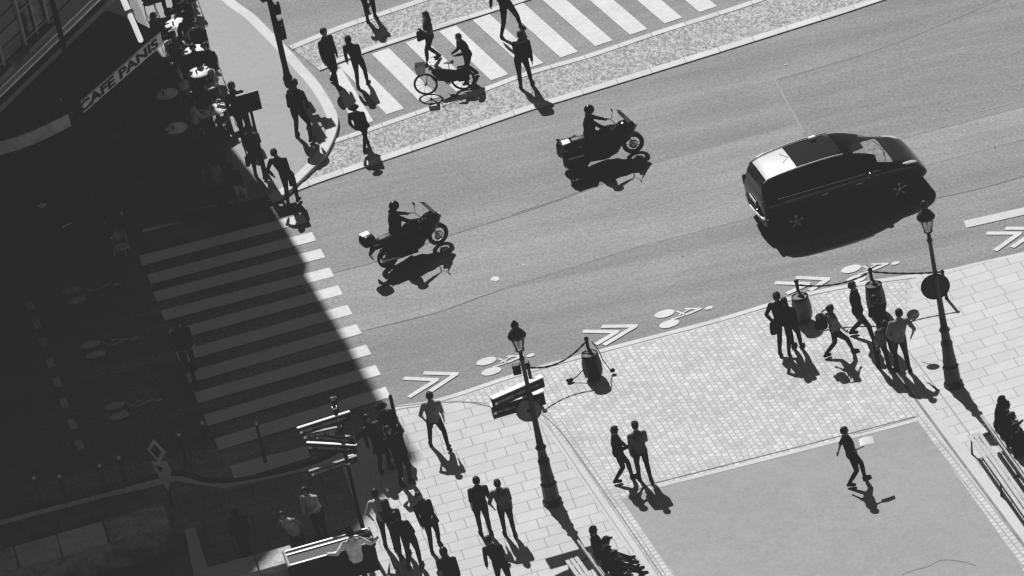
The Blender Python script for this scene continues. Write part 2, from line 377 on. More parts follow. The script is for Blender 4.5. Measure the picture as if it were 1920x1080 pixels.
# lower pavement / square
LK = [(-200, 1030), (0, 968), (200, 915), (330, 884), (420, 898), (590, 862), (690, 800), (735, 764), (800, 752), (860, 735), (990, 692), (1160, 645), (1340, 598), (1500, 551), (1640, 524), (1765, 507), (1830, 492), (1920, 472), (2100, 430)]
lk = smoothline(LK, 5, .1)
area([Vector((p.x, p.y, 0)) for p in strip_pts(lk, .17, .1)[1]] + [Vector((40, -3, 0)), Vector((40, -60, 0)), Vector((-40, -60, 0)), Vector((-40, -8, 0))], -.05, .088, 'square_paving', SLAB, world=True)
ks = next(i for i, p in enumerate(lk) if PX(p)[0] > 700)
kerb(None, .18, -.05, .1, 'kerb', KERBC, raw=lk[ks:]); kerb(None, .18, -.05, .0995, 'kerb', SHADEKERB, raw=lk[:ks + 1])
ZP = .1
sheet([(-300, 1120), (0, 985), (200, 932), (330, 902), (420, 915), (560, 885), (640, 872), (668, 950), (700, 1080), (740, 1200), (-300, 1500)], ZP - .008, 'shade_paving', SHADESLAB)  # dark slab sheet that deepens the building's shade on the square
COB = [(1000, 772), (930, 757), (865, 752), (868, 742), (995, 702), (1165, 655), (1345, 607), (1505, 560), (1645, 533), (1700, 524), (1700, 600), (1640, 650), (1690, 712), (1726, 780), (1494, 845), (1229, 912), (1149, 946), (1070, 845), (1045, 808)]
area(COB, .05, ZP - .004, 'cobbled_square', COBB)
area([(1160, 938), (1229, 914), (1494, 847), (1726, 786), (1930, 1078), (2100, 1340), (1420, 1500), (1230, 1075)], .05, ZP - .002, 'square_asphalt', ASPHP)
lineband([(1183, 928), (1229, 913), (1494, 846), (1722, 787)], .13, ZP + .004, 'stone_strip', BAND)
lineband([(1185, 921), (1229, 905), (1494, 838), (1722, 779)], .035, ZP + .004, 'stone_joint', SEAM)
area([(1690, 700), (1712, 690), (1900, 925), (2100, 1190), (2100, 1400), (1905, 1045), (1716, 782), (1660, 705)], .05, ZP, 'sett_border', SETROW)
area([(1700, 600), (1720, 512), (1765, 510), (1830, 495), (1925, 475), (2200, 430), (2300, 1100), (2100, 1190), (1640, 640)], .05, ZP + .002, 'slab_paving', SLAB2)
lineband([(1672, 690), (1684, 704), (1790, 848), (1920, 1022), (2000, 1130)], .07, ZP + .008, 'stone_joint', SEAM)
lineband([(1690, 703), (1797, 846), (1934, 1022)], .36, ZP + .006, 'stone_band', BAND)
lineband([(1690, 640), (1766, 742), (1805, 796), (1926, 960)], .03, ZP + .010, 'stone_joint', SEAML)
lineband([(985, 760), (1017, 783), (1047, 822), (1073, 857), (1198, 1042), (1240, 1100)], .30, ZP + .002, 'stone_band', BAND, 4)
lineband([(1018, 770), (1056, 808), (1090, 850), (1158, 948), (1250, 1080), (1290, 1140)], .36, ZP + .004, 'sett_border', SETROW, 4)
lineband([(1008, 768), (1048, 806), (1080, 848), (1148, 944), (1240, 1078), (1280, 1138)], .035, ZP + .008, 'stone_joint', SEAM, 4)
lineband([(1001, 776), (1028, 800), (1060, 845), (1100, 905), (1188, 1034)], .025, ZP + .008, 'stone_joint', SEAML, 4)
# tarmac crack
lineband([(1690, 1078), (1715, 1068), (1740, 1062), (1765, 1050), (1800, 1052), (1830, 1060)], .02, ZP + .004, 'asphalt_crack', SEAM, 3)
lineband([(735, 764), (760, 760), (860, 752), (925, 762), (985, 770)], .025, ZP + .006, 'stone_joint', SEAM, 4)

# painted bicycle lane marks
def stroke(px, wdt, m=PAINT, z=.016, name='lane_marking'): lineband(px, wdt, z, name, m)
for a, b in ((((757, 709), (819, 712), (769, 743)), ((794, 699), (856, 701), (809, 732))), (((1093, 621), (1157, 622), (1120, 644)), ((1128, 612), (1192, 611), (1135, 645))),
             (((1453, 530), (1516, 532), (1478, 549)), ((1492, 520), (1553, 523), (1521, 543))), (((1850, 437), (1912, 437), (1868, 468)), ((1885, 428), (1950, 428), (1900, 462)))):
    for c in (a, b):
        mb = MB(); A, B, C = [G(x, y, .016) for x, y in c]
        for P, Q in ((A, B), (B, C)):
            t = (Q - P).normalized(); n = Vector((-t.y, t.x, 0)) * .075; e = t * .05
            z = .0165 if P is A else .0195
            mb.add([(v.x, v.y, z) for v in (P - n, Q - n + e, Q + n + e, P + n)], [(0, 1, 2, 3)])
        structure(mb, 'lane_marking', PAINT)
SHADEPAINT = layered('lane paint darkened as shade', .40, [('noise', (2, 2, 1), .12, 0), ('noise', (14, 14, 1), .2, 0)])  # darker copy of the lane paint, standing in for building shade
def bikemark(ox, oy, m=PAINT):
    mb = MB()
    def el(cx, cy, rx, ry, sh=.22):
        mb.add([G(ox + cx + rx * math.cos(t), oy + cy + ry * math.sin(t) - sh * rx * math.cos(t), .016) for t in [-2 * PI * k / 18 for k in range(18)]], [tuple(range(18))])
    el(0, 0, 19, 7); el(9, 19, 19, 7); el(83, -11, 8, 3)
    def ln(pts, wd, z):
        P = [G(ox + a, oy + b, z) for a, b in pts]
        for p, q in zip(P[:-1], P[1:]):
            t = (q - p).normalized(); n = Vector((-t.y, t.x, 0)) * wd / 2
            mb.add([p - n, q - n, q + n, p + n], [(0, 1, 2, 3)]); z += .001
    ln([(22, -5), (40, 2), (12, 11)], .06, .0165); ln([(40, 2), (68, -10)], .09, .0172); ln([(38, -9), (70, -10)], .07, .0178); ln([(26, 3), (46, -8)], .05, .0184)
    mb.f = [f if (Vector(mb.v[f[1]]) - Vector(mb.v[f[0]])).cross(Vector(mb.v[f[2]]) - Vector(mb.v[f[1]])).z > 0 else f[::-1] for f in mb.f]
    structure(mb, 'lane_marking', m)
for o in ((1246, 588), (912, 677), (1596, 504), (136, 544), (170, 646), (215, 761)): bikemark(*o, *([SHADEPAINT] if o[0] < 300 else []))
for x, y in ((44, 539), (56, 572), (68, 606), (81, 641), (94, 679), (107, 716), (120, 755), (135, 794), (149, 834)):
    sheet([(x - 10, y - 7), (x + 4, y - 10), (x + 11, y + 8), (x - 3, y + 12)], .012, 'lane_marking', SHADEPAINT)
sheet([(1807, 414), (1940, 384), (1945, 397), (1812, 427)], .016, 'lane_marking', PAINT2)

# ================================================================ people
def V2(a): return Vector((math.cos(a), math.sin(a), 0))
def ik(a, b, l1, l2, pole):
    d = b - a; D = min(d.length, (l1 + l2) * .995)
    if d.length < 1e-5: d = Vector((0, 0, -1))
    dn = d.normalized(); b2 = a + dn * D
    x = (l1 * l1 - l2 * l2 + D * D) / (2 * D); h = math.sqrt(max(l1 * l1 - x * x, 0))
    pp = pole - dn * pole.dot(dn)
    pp = pp.normalized() if pp.length > 1e-5 else dn.orthogonal()
    return a + dn * x + pp * h, b2

HAND = {'down': (.05, .05, -.60), 'fwd': (.0, .28, -.50), 'back': (.03, -.27, -.52), 'hip': (.06, .02, -.47), 'hold': (-.07, .30, -.28), 'phone': (-.10, .26, -.14),
        'ear': (-.07, .06, .10), 'out': (.40, .12, -.22), 'pocket': (.0, .06, -.50), 'behind': (-.12, -.14, -.44), 'table': (-.02, .38, -.26), 'cross': (-.24, .20, -.22), 'lap': (-.06, .26, -.40)}

def person(label, feet, head=None, face=0, arms=('down', 'down'), top='black', legs='black', shoes='black', style='short', hair=None, sleeves='long', shorts=False,
           coat=0, skirt=0, H=None, z=0.0, seat=None, lean=None, build=1.1, group=None, world=False, hands=None, turn=0, topcol=None, vox=.0155, knees=None, hood=False, footz=0):
    """one person: body is one remeshed surface; hair and clothing are children. feet in photo pixels or world points."""
    A = Vector(feet[0]) if world else G(*feet[0], z); B = Vector(feet[1]) if world else G(*feet[1], z)
    root = (A + B) / 2; fa = R(face)
    if H is None:
        H = 1.68
        if head:
            lo, hi = 1.2, 2.3
            for _ in range(24):
                m = (lo + hi) / 2
                if PX((root.x, root.y, z + m * .94))[1] > head[1]: lo = m
                else: hi = m
            H = max(1.56, min(1.84, lo))
    s = H / 1.75
    F = V2(fa); S = V2(fa - PI / 2); U = Vector((0, 0, 1))
    da = A - root; db = B - root; da.z = db.z = 0
    if da.dot(S) < db.dot(S): da, db = db, da          # da: right foot
    fr, fl = da, db
    hipw = .092 * s; hiph = .93 * s
    if seat is None:
        need = max((fr - S * hipw).length, (fl + S * hipw).length); leg = .84 * s
        hiph = min(.93 * s, .075 * s + math.sqrt(max(leg * leg - need * need, .2)))
        pel = Vector((0, 0, hiph + .03 * s))
    else:
        off_, zs = seat; pel = F * off_ + U * (zs + .09)
    hd = None
    L = Vector((0, 0, 0))
    if lean is not None: L = F * lean[0] + S * lean[1]
    elif head is not None:
        hp = G(head[0], head[1], z + H * .93); L = hp - root; L.z = 0
        m = L.length
        if m > .22: L = L * (.22 / m)
    if seat is not None and lean is None: L = F * .02
    up = (L + U * .62 * s).normalized()
    waist = pel + up * .12 * s; chest = pel + up * .30 * s; sh = pel + up * .50 * s; nk = pel + up * .56 * s; hc = pel + up * (.70 * s) + F * .015
    if seat is not None and abs(L.length) > .25: hc = hc + U * .03
    fa2 = fa + R(turn); S2 = V2(fa2 - PI / 2); F2 = V2(fa2); bld = build
    mb = MB(); bones = []
    def ring(c, a, b, Sv):
        ff = Sv.cross(up) if False else up.cross(Sv).normalized()
        return [c + Sv * (a * math.cos(t)) + ff * (b * math.sin(t)) for t in [2 * PI * k / 14 for k in range(14)]]
    mb.rings([ring(pel - up * .10 * s, .10 * s, .09 * s, S), ring(pel - up * .05 * s, .155 * s * bld, .12 * s * bld, S), ring(pel + up * .02 * s, .165 * s * bld, .125 * s * bld, S), ring(waist, .14 * s * bld, .105 * s * bld, S),
              ring(chest, .165 * s * bld, .12 * s * bld, S2), ring(pel + up * .41 * s, .18 * s * bld, .115 * s, S2), ring(sh - up * .01, .16 * s, .085 * s, S2), ring(sh + up * .035 * s, .075 * s, .06 * s, S2)])
    bones.append((pel - up * .08 * s, pel + up * .05 * s, .12, 'hips')); bones.append((waist, pel + up * .45 * s, .14, 'torso'))
    mb.tube([sh - up * .02, nk, hc], [.062 * s, .055 * s, .05 * s], 10); bones.append((sh + up * .05 * s, nk + up * .02, .05, 'neck'))
    # head: skull, jaw, nose, ears
    Hm = Matrix((S2, F2, U)).transposed()
    mb.ell(hc + U * .012 * s, (.078 * s, .097 * s, .110 * s), 14, 10, Mx=Hm)
    mb.ell(hc + F2 * .028 * s - U * .055 * s, (.052 * s, .058 * s, .062 * s), 10, 8, Mx=Hm)
    mb.ell(hc + F2 * .098 * s - U * .012 * s, (.014 * s, .020 * s, .024 * s), 8, 6, Mx=Hm)
    for q in (-1, 1): mb.ell(hc + S2 * q * .076 * s, (.013 * s, .02 * s, .032 * s), 8, 6, Mx=Hm)
    bones.append((hc - U * .05, hc + U * .05, .09, 'head'))
    info = dict(root=root, H=H, F=F, S=S, up=up, pel=pel, chest=chest, sh=sh, head=hc, hands={}, F2=F2, S2=S2)
    # legs
    for q, ft in ((1, fr), (-1, fl)):
        hip = pel + S * q * hipw - up * .03 * s; ank = ft + U * (.085 * s + footz)
        if seat is None and abs((ft).dot(F)) > .12 and ft.dot(F) < 0: ank = ank + U * .03 + F * .03
        kn, ank2 = ik(hip, ank, .43 * s, .42 * s, F + U * .4 + S * q * (.06 if knees is None else knees))
        if (ank2 - ank).length > .03 and seat is None: ank2 = ank
        mb.tube([hip + up * .04, (hip * 2 + kn) / 3, kn, (kn * 2 + ank2) / 3, (kn + ank2 * 3) / 4, ank2], [.088 * s * bld, .08 * s * bld, .056 * s, .054 * s, .042 * s, .036 * s], 10)
        bones.append((hip, kn, .07, 'thigh')); bones.append((kn, ank2 - (ank2 - kn) * .05, .045, 'shin'))
        fd = (F * .96 + S * q * .2).normalized(); heel = ank2 - fd * .06 * s - U * .045 * s; toe = ank2 + fd * .17 * s - U * .055 * s
        mb.tube([heel, ank2 - U * .035 * s + fd * .03 * s, toe - fd * .05 * s, toe], [.036 * s, .046 * s, .042 * s, .026 * s], 8)
        bones.append((heel, toe, .035, 'foot')); bones.append((ank2 - U * .02, ank2 + (kn - ank2) * .04, .03, 'foot'))
    # arms and hands
    for q, i in ((1, 1), (-1, 0)):
        sj = pel + up * .475 * s + S2 * q * .175 * s * bld; mode = arms[i]
        if hands and hands.get(i) is not None: tgt = Vector(hands[i]) - Vector((root.x, root.y, 0))
        else:
            o, f, zz = HAND[mode]; tgt = sj + S2 * q * o * s + F2 * f * s + U * zz * s
        pole = -F2 * .7 - U * .5 + S2 * q * (.9 if mode in ('hip', 'ear', 'phone', 'cross') else .35)
        el, wr = ik(sj, tgt, .29 * s, .255 * s, pole)
        mb.tube([sj - S2 * q * .03, sj, (sj + el) / 2, el, (el * 2 + wr) / 3, wr], [.05 * s, .054 * s, .045 * s, .038 * s, .036 * s, .026 * s], 9)
        bones.append((sj, el, .045, 'arm')); bones.append((el, wr, .033, 'fore'))
        d = (wr - el).normalized(); side = (S2 * q).cross(d); side = side.normalized() if side.length > .05 else F2
        pn = d.cross(side).normalized()
        mb.tube([wr - d * .01, wr + d * .035 * s, wr + d * .085 * s], [.024 * s, .036 * s, .034 * s], 8, flat=(pn, .55))
        curl = pn * (1 if pn.dot(S2 * q) < 0 else -1)
        for k, ln_ in enumerate((.062, .072, .067, .052)):
            b0 = wr + d * .08 * s + side * ((k - 1.5) * .019 * s)
            mb.tube([b0, b0 + d * ln_ * .5 * s + curl * .006, b0 + d * ln_ * .85 * s + curl * .022], [.0095 * s, .009 * s, .0078 * s], 6)
        b0 = wr + d * .03 * s + side * .03 * s
        mb.tube([b0, b0 + side * .022 * s + d * .028 * s + curl * .01, b0 + side * .026 * s + d * .055 * s + curl * .018], [.012 * s, .0105 * s, .009 * s], 6)
        bones.append((wr + d * .03, wr + d * .13 * s, .03, 'hand'))
        info['hands'][i] = wr + d * .08 * s
    # one continuous surface
    tmp = mb.build('tmp', SKIN); md = tmp.modifiers.new('r', 'REMESH'); md.mode = 'VOXEL'; md.voxel_size = vox * s; md.use_smooth_shade = True
    sm_ = tmp.modifiers.new('s', 'SMOOTH'); sm_.iterations = 2; sm_.factor = .5
    dg = bpy.context.evaluated_depsgraph_get(); me = bpy.data.meshes.new_from_object(tmp.evaluated_get(dg))
    bpy.data.objects.remove(tmp)
    n = len(me.vertices); co = np.empty(n * 3, np.float32); me.vertices.foreach_get('co', co); co = co.reshape(-1, 3)
    no = np.empty(n * 3, np.float32); me.vertices.foreach_get('normal', no); no = no.reshape(-1, 3)
    faces = [tuple(p_.vertices) for p_ in me.polygons]; cen = np.array([co[list(f)].mean(0) for f in faces])
    best = np.full(len(faces), 9.); lab = np.zeros(len(faces), int); names = [b[3] for b in bones]
    for bi, (a, b, rr_, _) in enumerate(bones):
        a = np.array(a); b = np.array(b); ab = b - a; t = np.clip(((cen - a) @ ab) / max(ab @ ab, 1e-6), 0, 1)
        dd = np.linalg.norm(cen - (a + t[:, None] * ab), axis=1) - rr_ * s
        k = dd < best; best[k] = dd[k]; lab[k] = bi
    reg = np.array([names[i] for i in lab])
    me.materials.clear(); me.materials.append(SKIN); me.materials.append(EYE); me.name = 'person'
    eyes = [np.array(hc + F2 * .085 * s + S2 * q * .032 * s + U * .012 * s) for q in (-1, 1)] + [np.array(hc + F2 * .088 * s - U * .058 * s)]
    for i, p_ in enumerate(me.polygons):
        p_.use_smooth = True
        if reg[i] == 'head' and min(np.linalg.norm(cen[i] - e) for e in eyes) < .017: p_.material_index = 1
    ob = bpy.data.objects.new('person', me); COL.objects.link(ob); ob.location = (root.x, root.y, z if not world else root.z)
    tag(ob, label, 'person', group)
    def cloth(name, sel, m, o_=.012):
        idx = np.nonzero(sel)[0]
        if len(idx) == 0: return
        used = sorted({v for i in idx for v in faces[i]}); mp = {v: k for k, v in enumerate(used)}
        vs = co[used] + no[used] * o_; me2 = bpy.data.meshes.new(name)
        me2.from_pydata(vs.tolist(), [], [[mp[v] for v in faces[i]] for i in idx]); me2.materials.append(m)
        me2.polygons.foreach_set('use_smooth', [True] * len(idx)); me2.update()
        o2 = bpy.data.objects.new(name, me2); COL.objects.link(o2); o2.parent = ob; return o2
    isin = lambda *a: np.isin(reg, a)
    hem = (cen - np.array(pel)) @ np.array(up)
    t_ = isin('torso', 'arm') | (isin('fore') if sleeves == 'long' else isin('zzz')) | (isin('hips') & (hem > -.02 * s))
    if sleeves == 'none': t_ = isin('torso') | (isin('hips') & (hem > -.02 * s))
    tn = 'shirt' if sleeves != 'long' else 'jacket'
    cloth(tn, t_, CL[top], .016)
    l_ = isin('hips', 'thigh') | (isin('shin') if not shorts else isin('zzz'))
    cloth('shorts' if shorts else 'trousers', l_ & ~(isin('hips') & (hem > .05 * s)), CL[legs], .011)
    cloth('shoe', isin('foot') & (((cen - np.array(root - root)) @ np.array(S)) > (np.array((fr + fl) / 2) @ np.array(S))), CL[shoes], .009)
    cloth('shoe', isin('foot') & ~(((cen) @ np.array(S)) > (np.array((fr + fl) / 2) @ np.array(S))), CL[shoes], .009)
    loc = lambda m: m
    if coat or skirt:
        ln2 = coat or skirt; g = MB(); dn = -U; c0 = pel + up * (.16 * s if coat else .06 * s)
        rg = []
        for k in range(6):
            t = k / 5; c = c0 + (pel - c0) * min(t * 2, 1) + dn * max(0, t - .25) * ln2 * 1.3 + F * .02
            a = (.15 + .05 * t) * s * bld + .02; b = (.12 + .07 * t) * s + .015
            rg.append([c + S * a * math.cos(x) * (1 + .05 * math.sin(5 * x)) + F * b * math.sin(x) * (1 + .05 * math.cos(4 * x)) for x in [2 * PI * j / 20 for j in range(20)]])
        g.rings(rg, cap=False); g.build('coat_skirt' if coat else 'skirt', CL[top] if coat else CL[legs], ob)
    hm = hair or HAIRD; h = MB(); o0 = hc + U * .012 * s
    def cap_(ex, fwd, low, droop=0):
        rg = []
        for i in range(9):
            th = PI * .5 * i / 8 * low; rgk = []
            for k in range(18):
                a = 2 * PI * k / 18; q = math.sin(th)
                fr_ = math.sin(a)                                # +1 towards the face
                lim = min(th, PI * .30) if fr_ > .35 else th
                q = math.sin(lim); v = S2 * (.078 * s + ex) * q * math.cos(a) + F2 * (.097 * s + ex) * q * fr_ + U * (.110 * s + ex) * math.cos(lim)
                v = v * (1 + .05 * noise.noise(Vector((k * .9, i * .8, H * 9)))); rgk.append(o0 + v + F2 * fwd)
            rg.append(rgk)
        rg[0] = [o0 + U * (.105 * s + ex) + F2 * fwd + (S2 * math.cos(2 * PI * k / 18) + F2 * math.sin(2 * PI * k / 18)) * .006 for k in range(18)]
        h.rings(rg, cap=True)
    nm = 'hair'
    if style == 'short': cap_(.020, -.006, 1.25)
    elif style == 'long':
        cap_(.026, -.006, 1.3); h.tube([o0 + U * .02 - F2 * .05 * s, o0 - F2 * .095 * s - U * .08 * s, o0 - F2 * .11 * s - U * .20 * s, o0 - F2 * .12 * s - U * .30 * s], [.07 * s, .07 * s, .06 * s, .03 * s], 10, flat=(F2, .55))
    elif style == 'bun': cap_(.020, -.006, 1.3); h.ell(o0 - F2 * .10 * s + U * .05 * s, (.045, .04, .04), 10, 8)
    elif style == 'pony':
        cap_(.014, -.006, 1.3); h.tube([o0 - F2 * .08 * s + U * .04, o0 - F2 * .14 * s, o0 - F2 * .13 * s - U * .16], [.03, .035, .015], 8)
    elif style == 'bald': cap_(.006, -.01, .8)
    elif style in ('hat', 'cap', 'helmet'):
        cap_(.01, -.006, 1.2); h.build('hair', hm, ob); h = MB(); nm = {'hat': 'hat', 'cap': 'cap', 'helmet': 'helmet'}[style]; hm = topcol or CL['charcoal']
        if style == 'hat': h.rings([[o0 + U * zz * s + (S2 * math.cos(a) * 1. + F2 * math.sin(a) * 1.1) * r_ * s for a in [2 * PI * k / 20 for k in range(20)]] for r_, zz in ((.16, .03), (.165, .038), (.098, .05), (.09, .13), (.06, .145))])
        elif style == 'cap':
            h.rings([[o0 + U * zz * s + (S2 * math.cos(a) * .85 + F2 * math.sin(a)) * r_ * s for a in [2 * PI * k / 16 for k in range(16)]] for r_, zz in ((.108, .035), (.104, .08), (.07, .115), (.02, .128))])
            h.tube([o0 + F2 * .07 * s + U * .045, o0 + F2 * .165 * s + U * .035], [.075 * s, .05 * s], 10, flat=(U, .12))
        else:
            h.ell(o0 + U * .02, (.125 * s, .145 * s, .135 * s), 18, 12, Mx=Hm)
    h.build(nm, hm, ob)
    # bring children and mesh into the person's own space: mesh is already relative to root
    return ob, info

def W(info, v, z): return Vector((info['root'].x, info['root'].y, 0)) + Vector(v) + Vector((0, 0, z))
def backpack(info, z, label, m='black', side=0, size=(.30, .17, .44), group=None):
    c = info['chest'] + info['up'] * .08; F = info['F']; S = info['S']
    base = W(info, c - F * (.16 + size[1] / 2) + S * side, z); rz = math.atan2(S.y, S.x)
    e = empty('backpack', base, rz, label, 'backpack', group)
    MB().box((0, 0, 0), size, bev=.07).build('pack_body', CL[m], e)
    MB().box((0, -size[1] / 2 - .03, -.07), (size[0] * .7, .07, size[2] * .45), bev=.03).build('front_pocket', CL[m], e)
    for q in (-1, 1): MB().tube([(q * .09, .06, .2), (q * .10, .14, .24), (q * .11, .33, .16), (q * .12, .33, 0), (q * .13, .12, -.16)], .02, 6).build('strap', CL[m], e)
    return e
def handbag(info, z, label, hand=1, m='black', size=(.30, .12, .24), group=None, drop=.22):
    p = W(info, info['hands'][hand], z); rz = math.atan2(info['F'].y, info['F'].x)
    e = empty('handbag', (p.x, p.y, p.z - drop), rz, label, 'bag', group)
    MB().box((0, 0, 0), size, bev=.035, taper=.85).build('bag_body', CL[m], e)
    MB().tube([(-size[0] * .3, 0, size[2] * .45), (-size[0] * .2, 0, drop - .01), (size[0] * .2, 0, drop - .01), (size[0] * .3, 0, size[2] * .45)], .012, 6).build('handle', CL[m], e)
    return e

# ================================================================ building and awnings
a = Vector((-9.63, 13.42, 0)); d = Vector((.552, .834, 0)).normalized(); nrm = Vector((d.y, -d.x, 0))
Cc = G(503.5, 383.5); ed = Vector((-.2, .98, 0)).normalized()
KNEE = a + d * .3; LEFT = a - d * 26
f2 = Vector((.15, 1, 0)).normalized(); _t = ((Cc - KNEE).cross(ed)).z / (f2.cross(ed)).z
CORN = KNEE + f2 * _t                                    # street corner of the block
bld_e = empty('corner_building', CORN, 0, 'tall stone corner building whose dark facade rises behind the long pale-lettered awning', 'building')
def rel(v): return Vector(v) - Vector((CORN.x, CORN.y, 0))
def block(back, z0, z1, name, m, setb=0, front=0, corner=None):
    bd = Vector((-.26, .965, 0)).normalized() * back; cn = (corner if corner is not None else CORN) + Vector((-1, .12, 0)) * setb
    P = [LEFT - nrm * front, KNEE - nrm * front, cn, cn + bd, LEFT + bd - nrm * 10]
    if corner is not None: P = [cn - d * 26, cn, cn + bd, cn - d * 26 + bd - nrm * 8]
    mb = MB(); mb.prism([(rel(q).x, rel(q).y) for q in P], z0, z1); return mb.build(name, m, bld_e)
block(16, 0, 3.62, 'shopfront', mat('dark shopfront', .045, .5), .60)
block(16, 3.62, 8.5, 'wall', WALLM, .50, .003)
block(16, 8.5, 12.5, 'wall', WALLM, .22)
block(16, 12.5, 17.6, 'wall', WALLM, 0)
block(15.5, 17.6, 23.4, 'upper_wall', WALLM, .20)
block(12, 23.4, 30.1, 'roof', mat('slate roof', .10, .6), 0, 0, Vector((-8.93, 20.4, 0)))
rz = math.atan2(d.y, d.x)
def on_wall(s_, z, o=0): p = a - d * s_ + nrm * o; q = rel(p); return (q.x, q.y, z)
# string course, courses of rusticated stone, windows
for zc, h_, o_, m_ in ((3.72, .16, .24, WALLM), (3.98, .06, .16, mat('pale moulding', .95, .7, var=.1)), (4.12, .05, .10, mat('pale moulding2', .85, .7, var=.1)), (8.6, .25, .3, WALLM)):
    MB().box(on_wall(12.4, zc, o_ / 2), (26, o_, h_), rz=rz).build('cornice', m_, bld_e)
for k in range(9):
    MB().box(on_wall(12.4, 4.42 + k * .42, .02), (26, .05, .36), rz=rz, bev=0).build('stone_course', layered('stone course %d' % k, .2 + .05 * (k % 3), [('noise', (1.2, 1.2, 1.2), .3, 0)]) if k < 3 else MATS['stone course %d' % (k % 3)], bld_e)
for k, s_ in enumerate((3.05, 5.4, 7.8, 10.2)):
    wdw = MB().box(on_wall(s_, 5.95, .06), (1.15, .06, 2.7), rz=rz).build('window', GLASSD, bld_e)
    for q in (-.60, 0, .60): MB().box(on_wall(s_ + q, 5.95, .10), (.085 if q else .06, .09, 2.7), rz=rz).build('window_frame', FRAMEM, wdw)
    for zz in (4.75, 5.6, 6.4): MB().box(on_wall(s_, zz, .10), (1.12, .06, .04), rz=rz).build('window_bar', FRAMEM, wdw)
    MB().box(on_wall(s_, 4.5, .16), (1.5, .3, .14), rz=rz).build('sill', WALLM, wdw)
for k in range(5): MB().box(on_wall(1.2 + k * 2.4, 1.7, .02), (1.9, .05, 2.9), rz=rz).build('shop_window', GLASSD, bld_e)
fz = math.atan2(f2.y, f2.x); fn = Vector((f2.y, -f2.x, 0))
for k in range(2):
    for zz in (6, 10, 14):
        q = rel(KNEE + f2 * (1.6 + 2.4 * k) + fn * .03); MB().box((q.x, q.y, zz), (1.1, .06, 2.3), rz=fz).build('window', GLASSD, bld_e)
        MB().box((q.x, q.y, zz - 1.25), (1.4, .3, .14), rz=fz).build('sill', WALLM, bld_e)
vl, vr = G(150, 217, 2.5), G(303, 84, 2.5); vd = (vr - vl).normalized(); vn = Vector((vd.y, -vd.x, 0)); vz = math.atan2(vd.y, vd.x)
VW = (vr - vl).length
aw = empty('cafe_awning', (vl.x, vl.y, 0), vz, 'long dark cafe awning whose pale valance reads CAFE PANIS', 'awning')
mb = MB(); dpt = 1.62
mb.rings([[(-.1, -.0, 2.86), (VW + .02, 0, 2.86)], [(-.1, dpt * .55, 3.28), (VW - .05, dpt * .55, 3.28)], [(-.5, dpt, 3.6), (VW - .3, dpt, 3.6)]], cap=False, closed=False, smooth=False)
mb.rings([[(-.1, -.0, 2.84), (VW + .02, 0, 2.84)], [(-.1, dpt * .55, 3.26), (VW - .05, dpt * .55, 3.26)], [(-.5, dpt, 3.58), (VW - .3, dpt, 3.58)]], cap=False, closed=False, smooth=False)
mb.build('canopy', AWN, aw)
MB().box((VW / 2, -.012, 2.68), (VW + .1, .02, .36)).build('valance', VAL, aw)
MB().box((VW / 2, -.02, 2.87), (VW + .12, .05, .035)).build('front_bar', mat('pale bar', .6, .5), aw)
def text_mesh(txt, size, name, m, parent, loc, rot, bold=.008, xs=1.0, width=None):
    cu = bpy.data.curves.new(name, 'FONT'); cu.body = txt; cu.size = size; cu.extrude = .004; cu.offset = bold; cu.align_x = 'LEFT'; cu.align_y = 'CENTER'
    t = bpy.data.objects.new('t', cu); COL.objects.link(t); dg = bpy.context.evaluated_depsgraph_get(); me = bpy.data.meshes.new_from_object(t.evaluated_get(dg))
    bpy.data.objects.remove(t); bpy.data.curves.remove(cu)
    if width:
        xs = width / max(v.co.x for v in me.vertices)
    for v in me.vertices: v.co.x *= xs
    me.materials.clear(); me.materials.append(m); o = bpy.data.objects.new(name, me); COL.objects.link(o); o.parent = parent; o.location = loc; o.rotation_euler = rot; return o
_w = [max(v.co.x for v in text_mesh(t_, .36, 'probe', BLACK, aw, (0, 0, 0), (0, 0, 0), bold=.012).data.vertices) for t_ in ('CAFE PANIS', 'CAFE', 'PANIS')]
for o_ in [o_ for o_ in bpy.data.objects if o_.name.startswith('probe')]: bpy.data.objects.remove(o_)
_x = VW * .955 / _w[0]
text_mesh('CAFE', .36, 'lettering', BLACK, aw, (.02, -.03, 2.675), (PI / 2, 0, 0), bold=.012, xs=_x)
text_mesh('PANIS', .36, 'lettering', BLACK, aw, (.02 + (_w[0] - _w[2]) * _x, -.03, 2.675), (PI / 2, 0, 0), bold=.012, xs=_x)
# second run round the corner, cloth side drop and a bar with added glow between them
aw2 = empty('side_awning', (vr.x, vr.y, 0), vz, 'short dark side awning with hanging folds beyond the end of the lettered valance', 'awning')
mb = MB(); mb.rings([[(.0, 0, 2.86), (.5, 1.9, 2.86)], [(-.35, 1.0, 3.3), (-.05, 2.2, 3.3)], [(-.75, 1.7, 3.62), (-.5, 2.8, 3.62)]], cap=False, closed=False)
mb.build('canopy', AWN, aw2)
mb = MB(); rg = []
for i in range(19):
    t = i / 18; o_ = .10 * math.sin(t * 17); rg.append([(.02 + .35 * t + o_, .05 + 1.9 * t, 2.86), (.06 + .42 * t + o_ * 1.4, .05 + 1.9 * t, 2.45)])
mb.rings(rg, cap=False, closed=False); mb.build('side_drop', mat('grey drape', .24, .9, var=.4, scale=3), aw2)
p1, p2 = G(219, -30, 3.8), G(264, 76, 3.25)
MB().tube([rel(p1) - rel(vr) if False else (0, 0, 0), (0, 0, .001)], .01, 4)
ls = empty('glow_bar', p2, 0, 'bright white bar with added glow, lying along the dark awning above its last letters', 'bar')
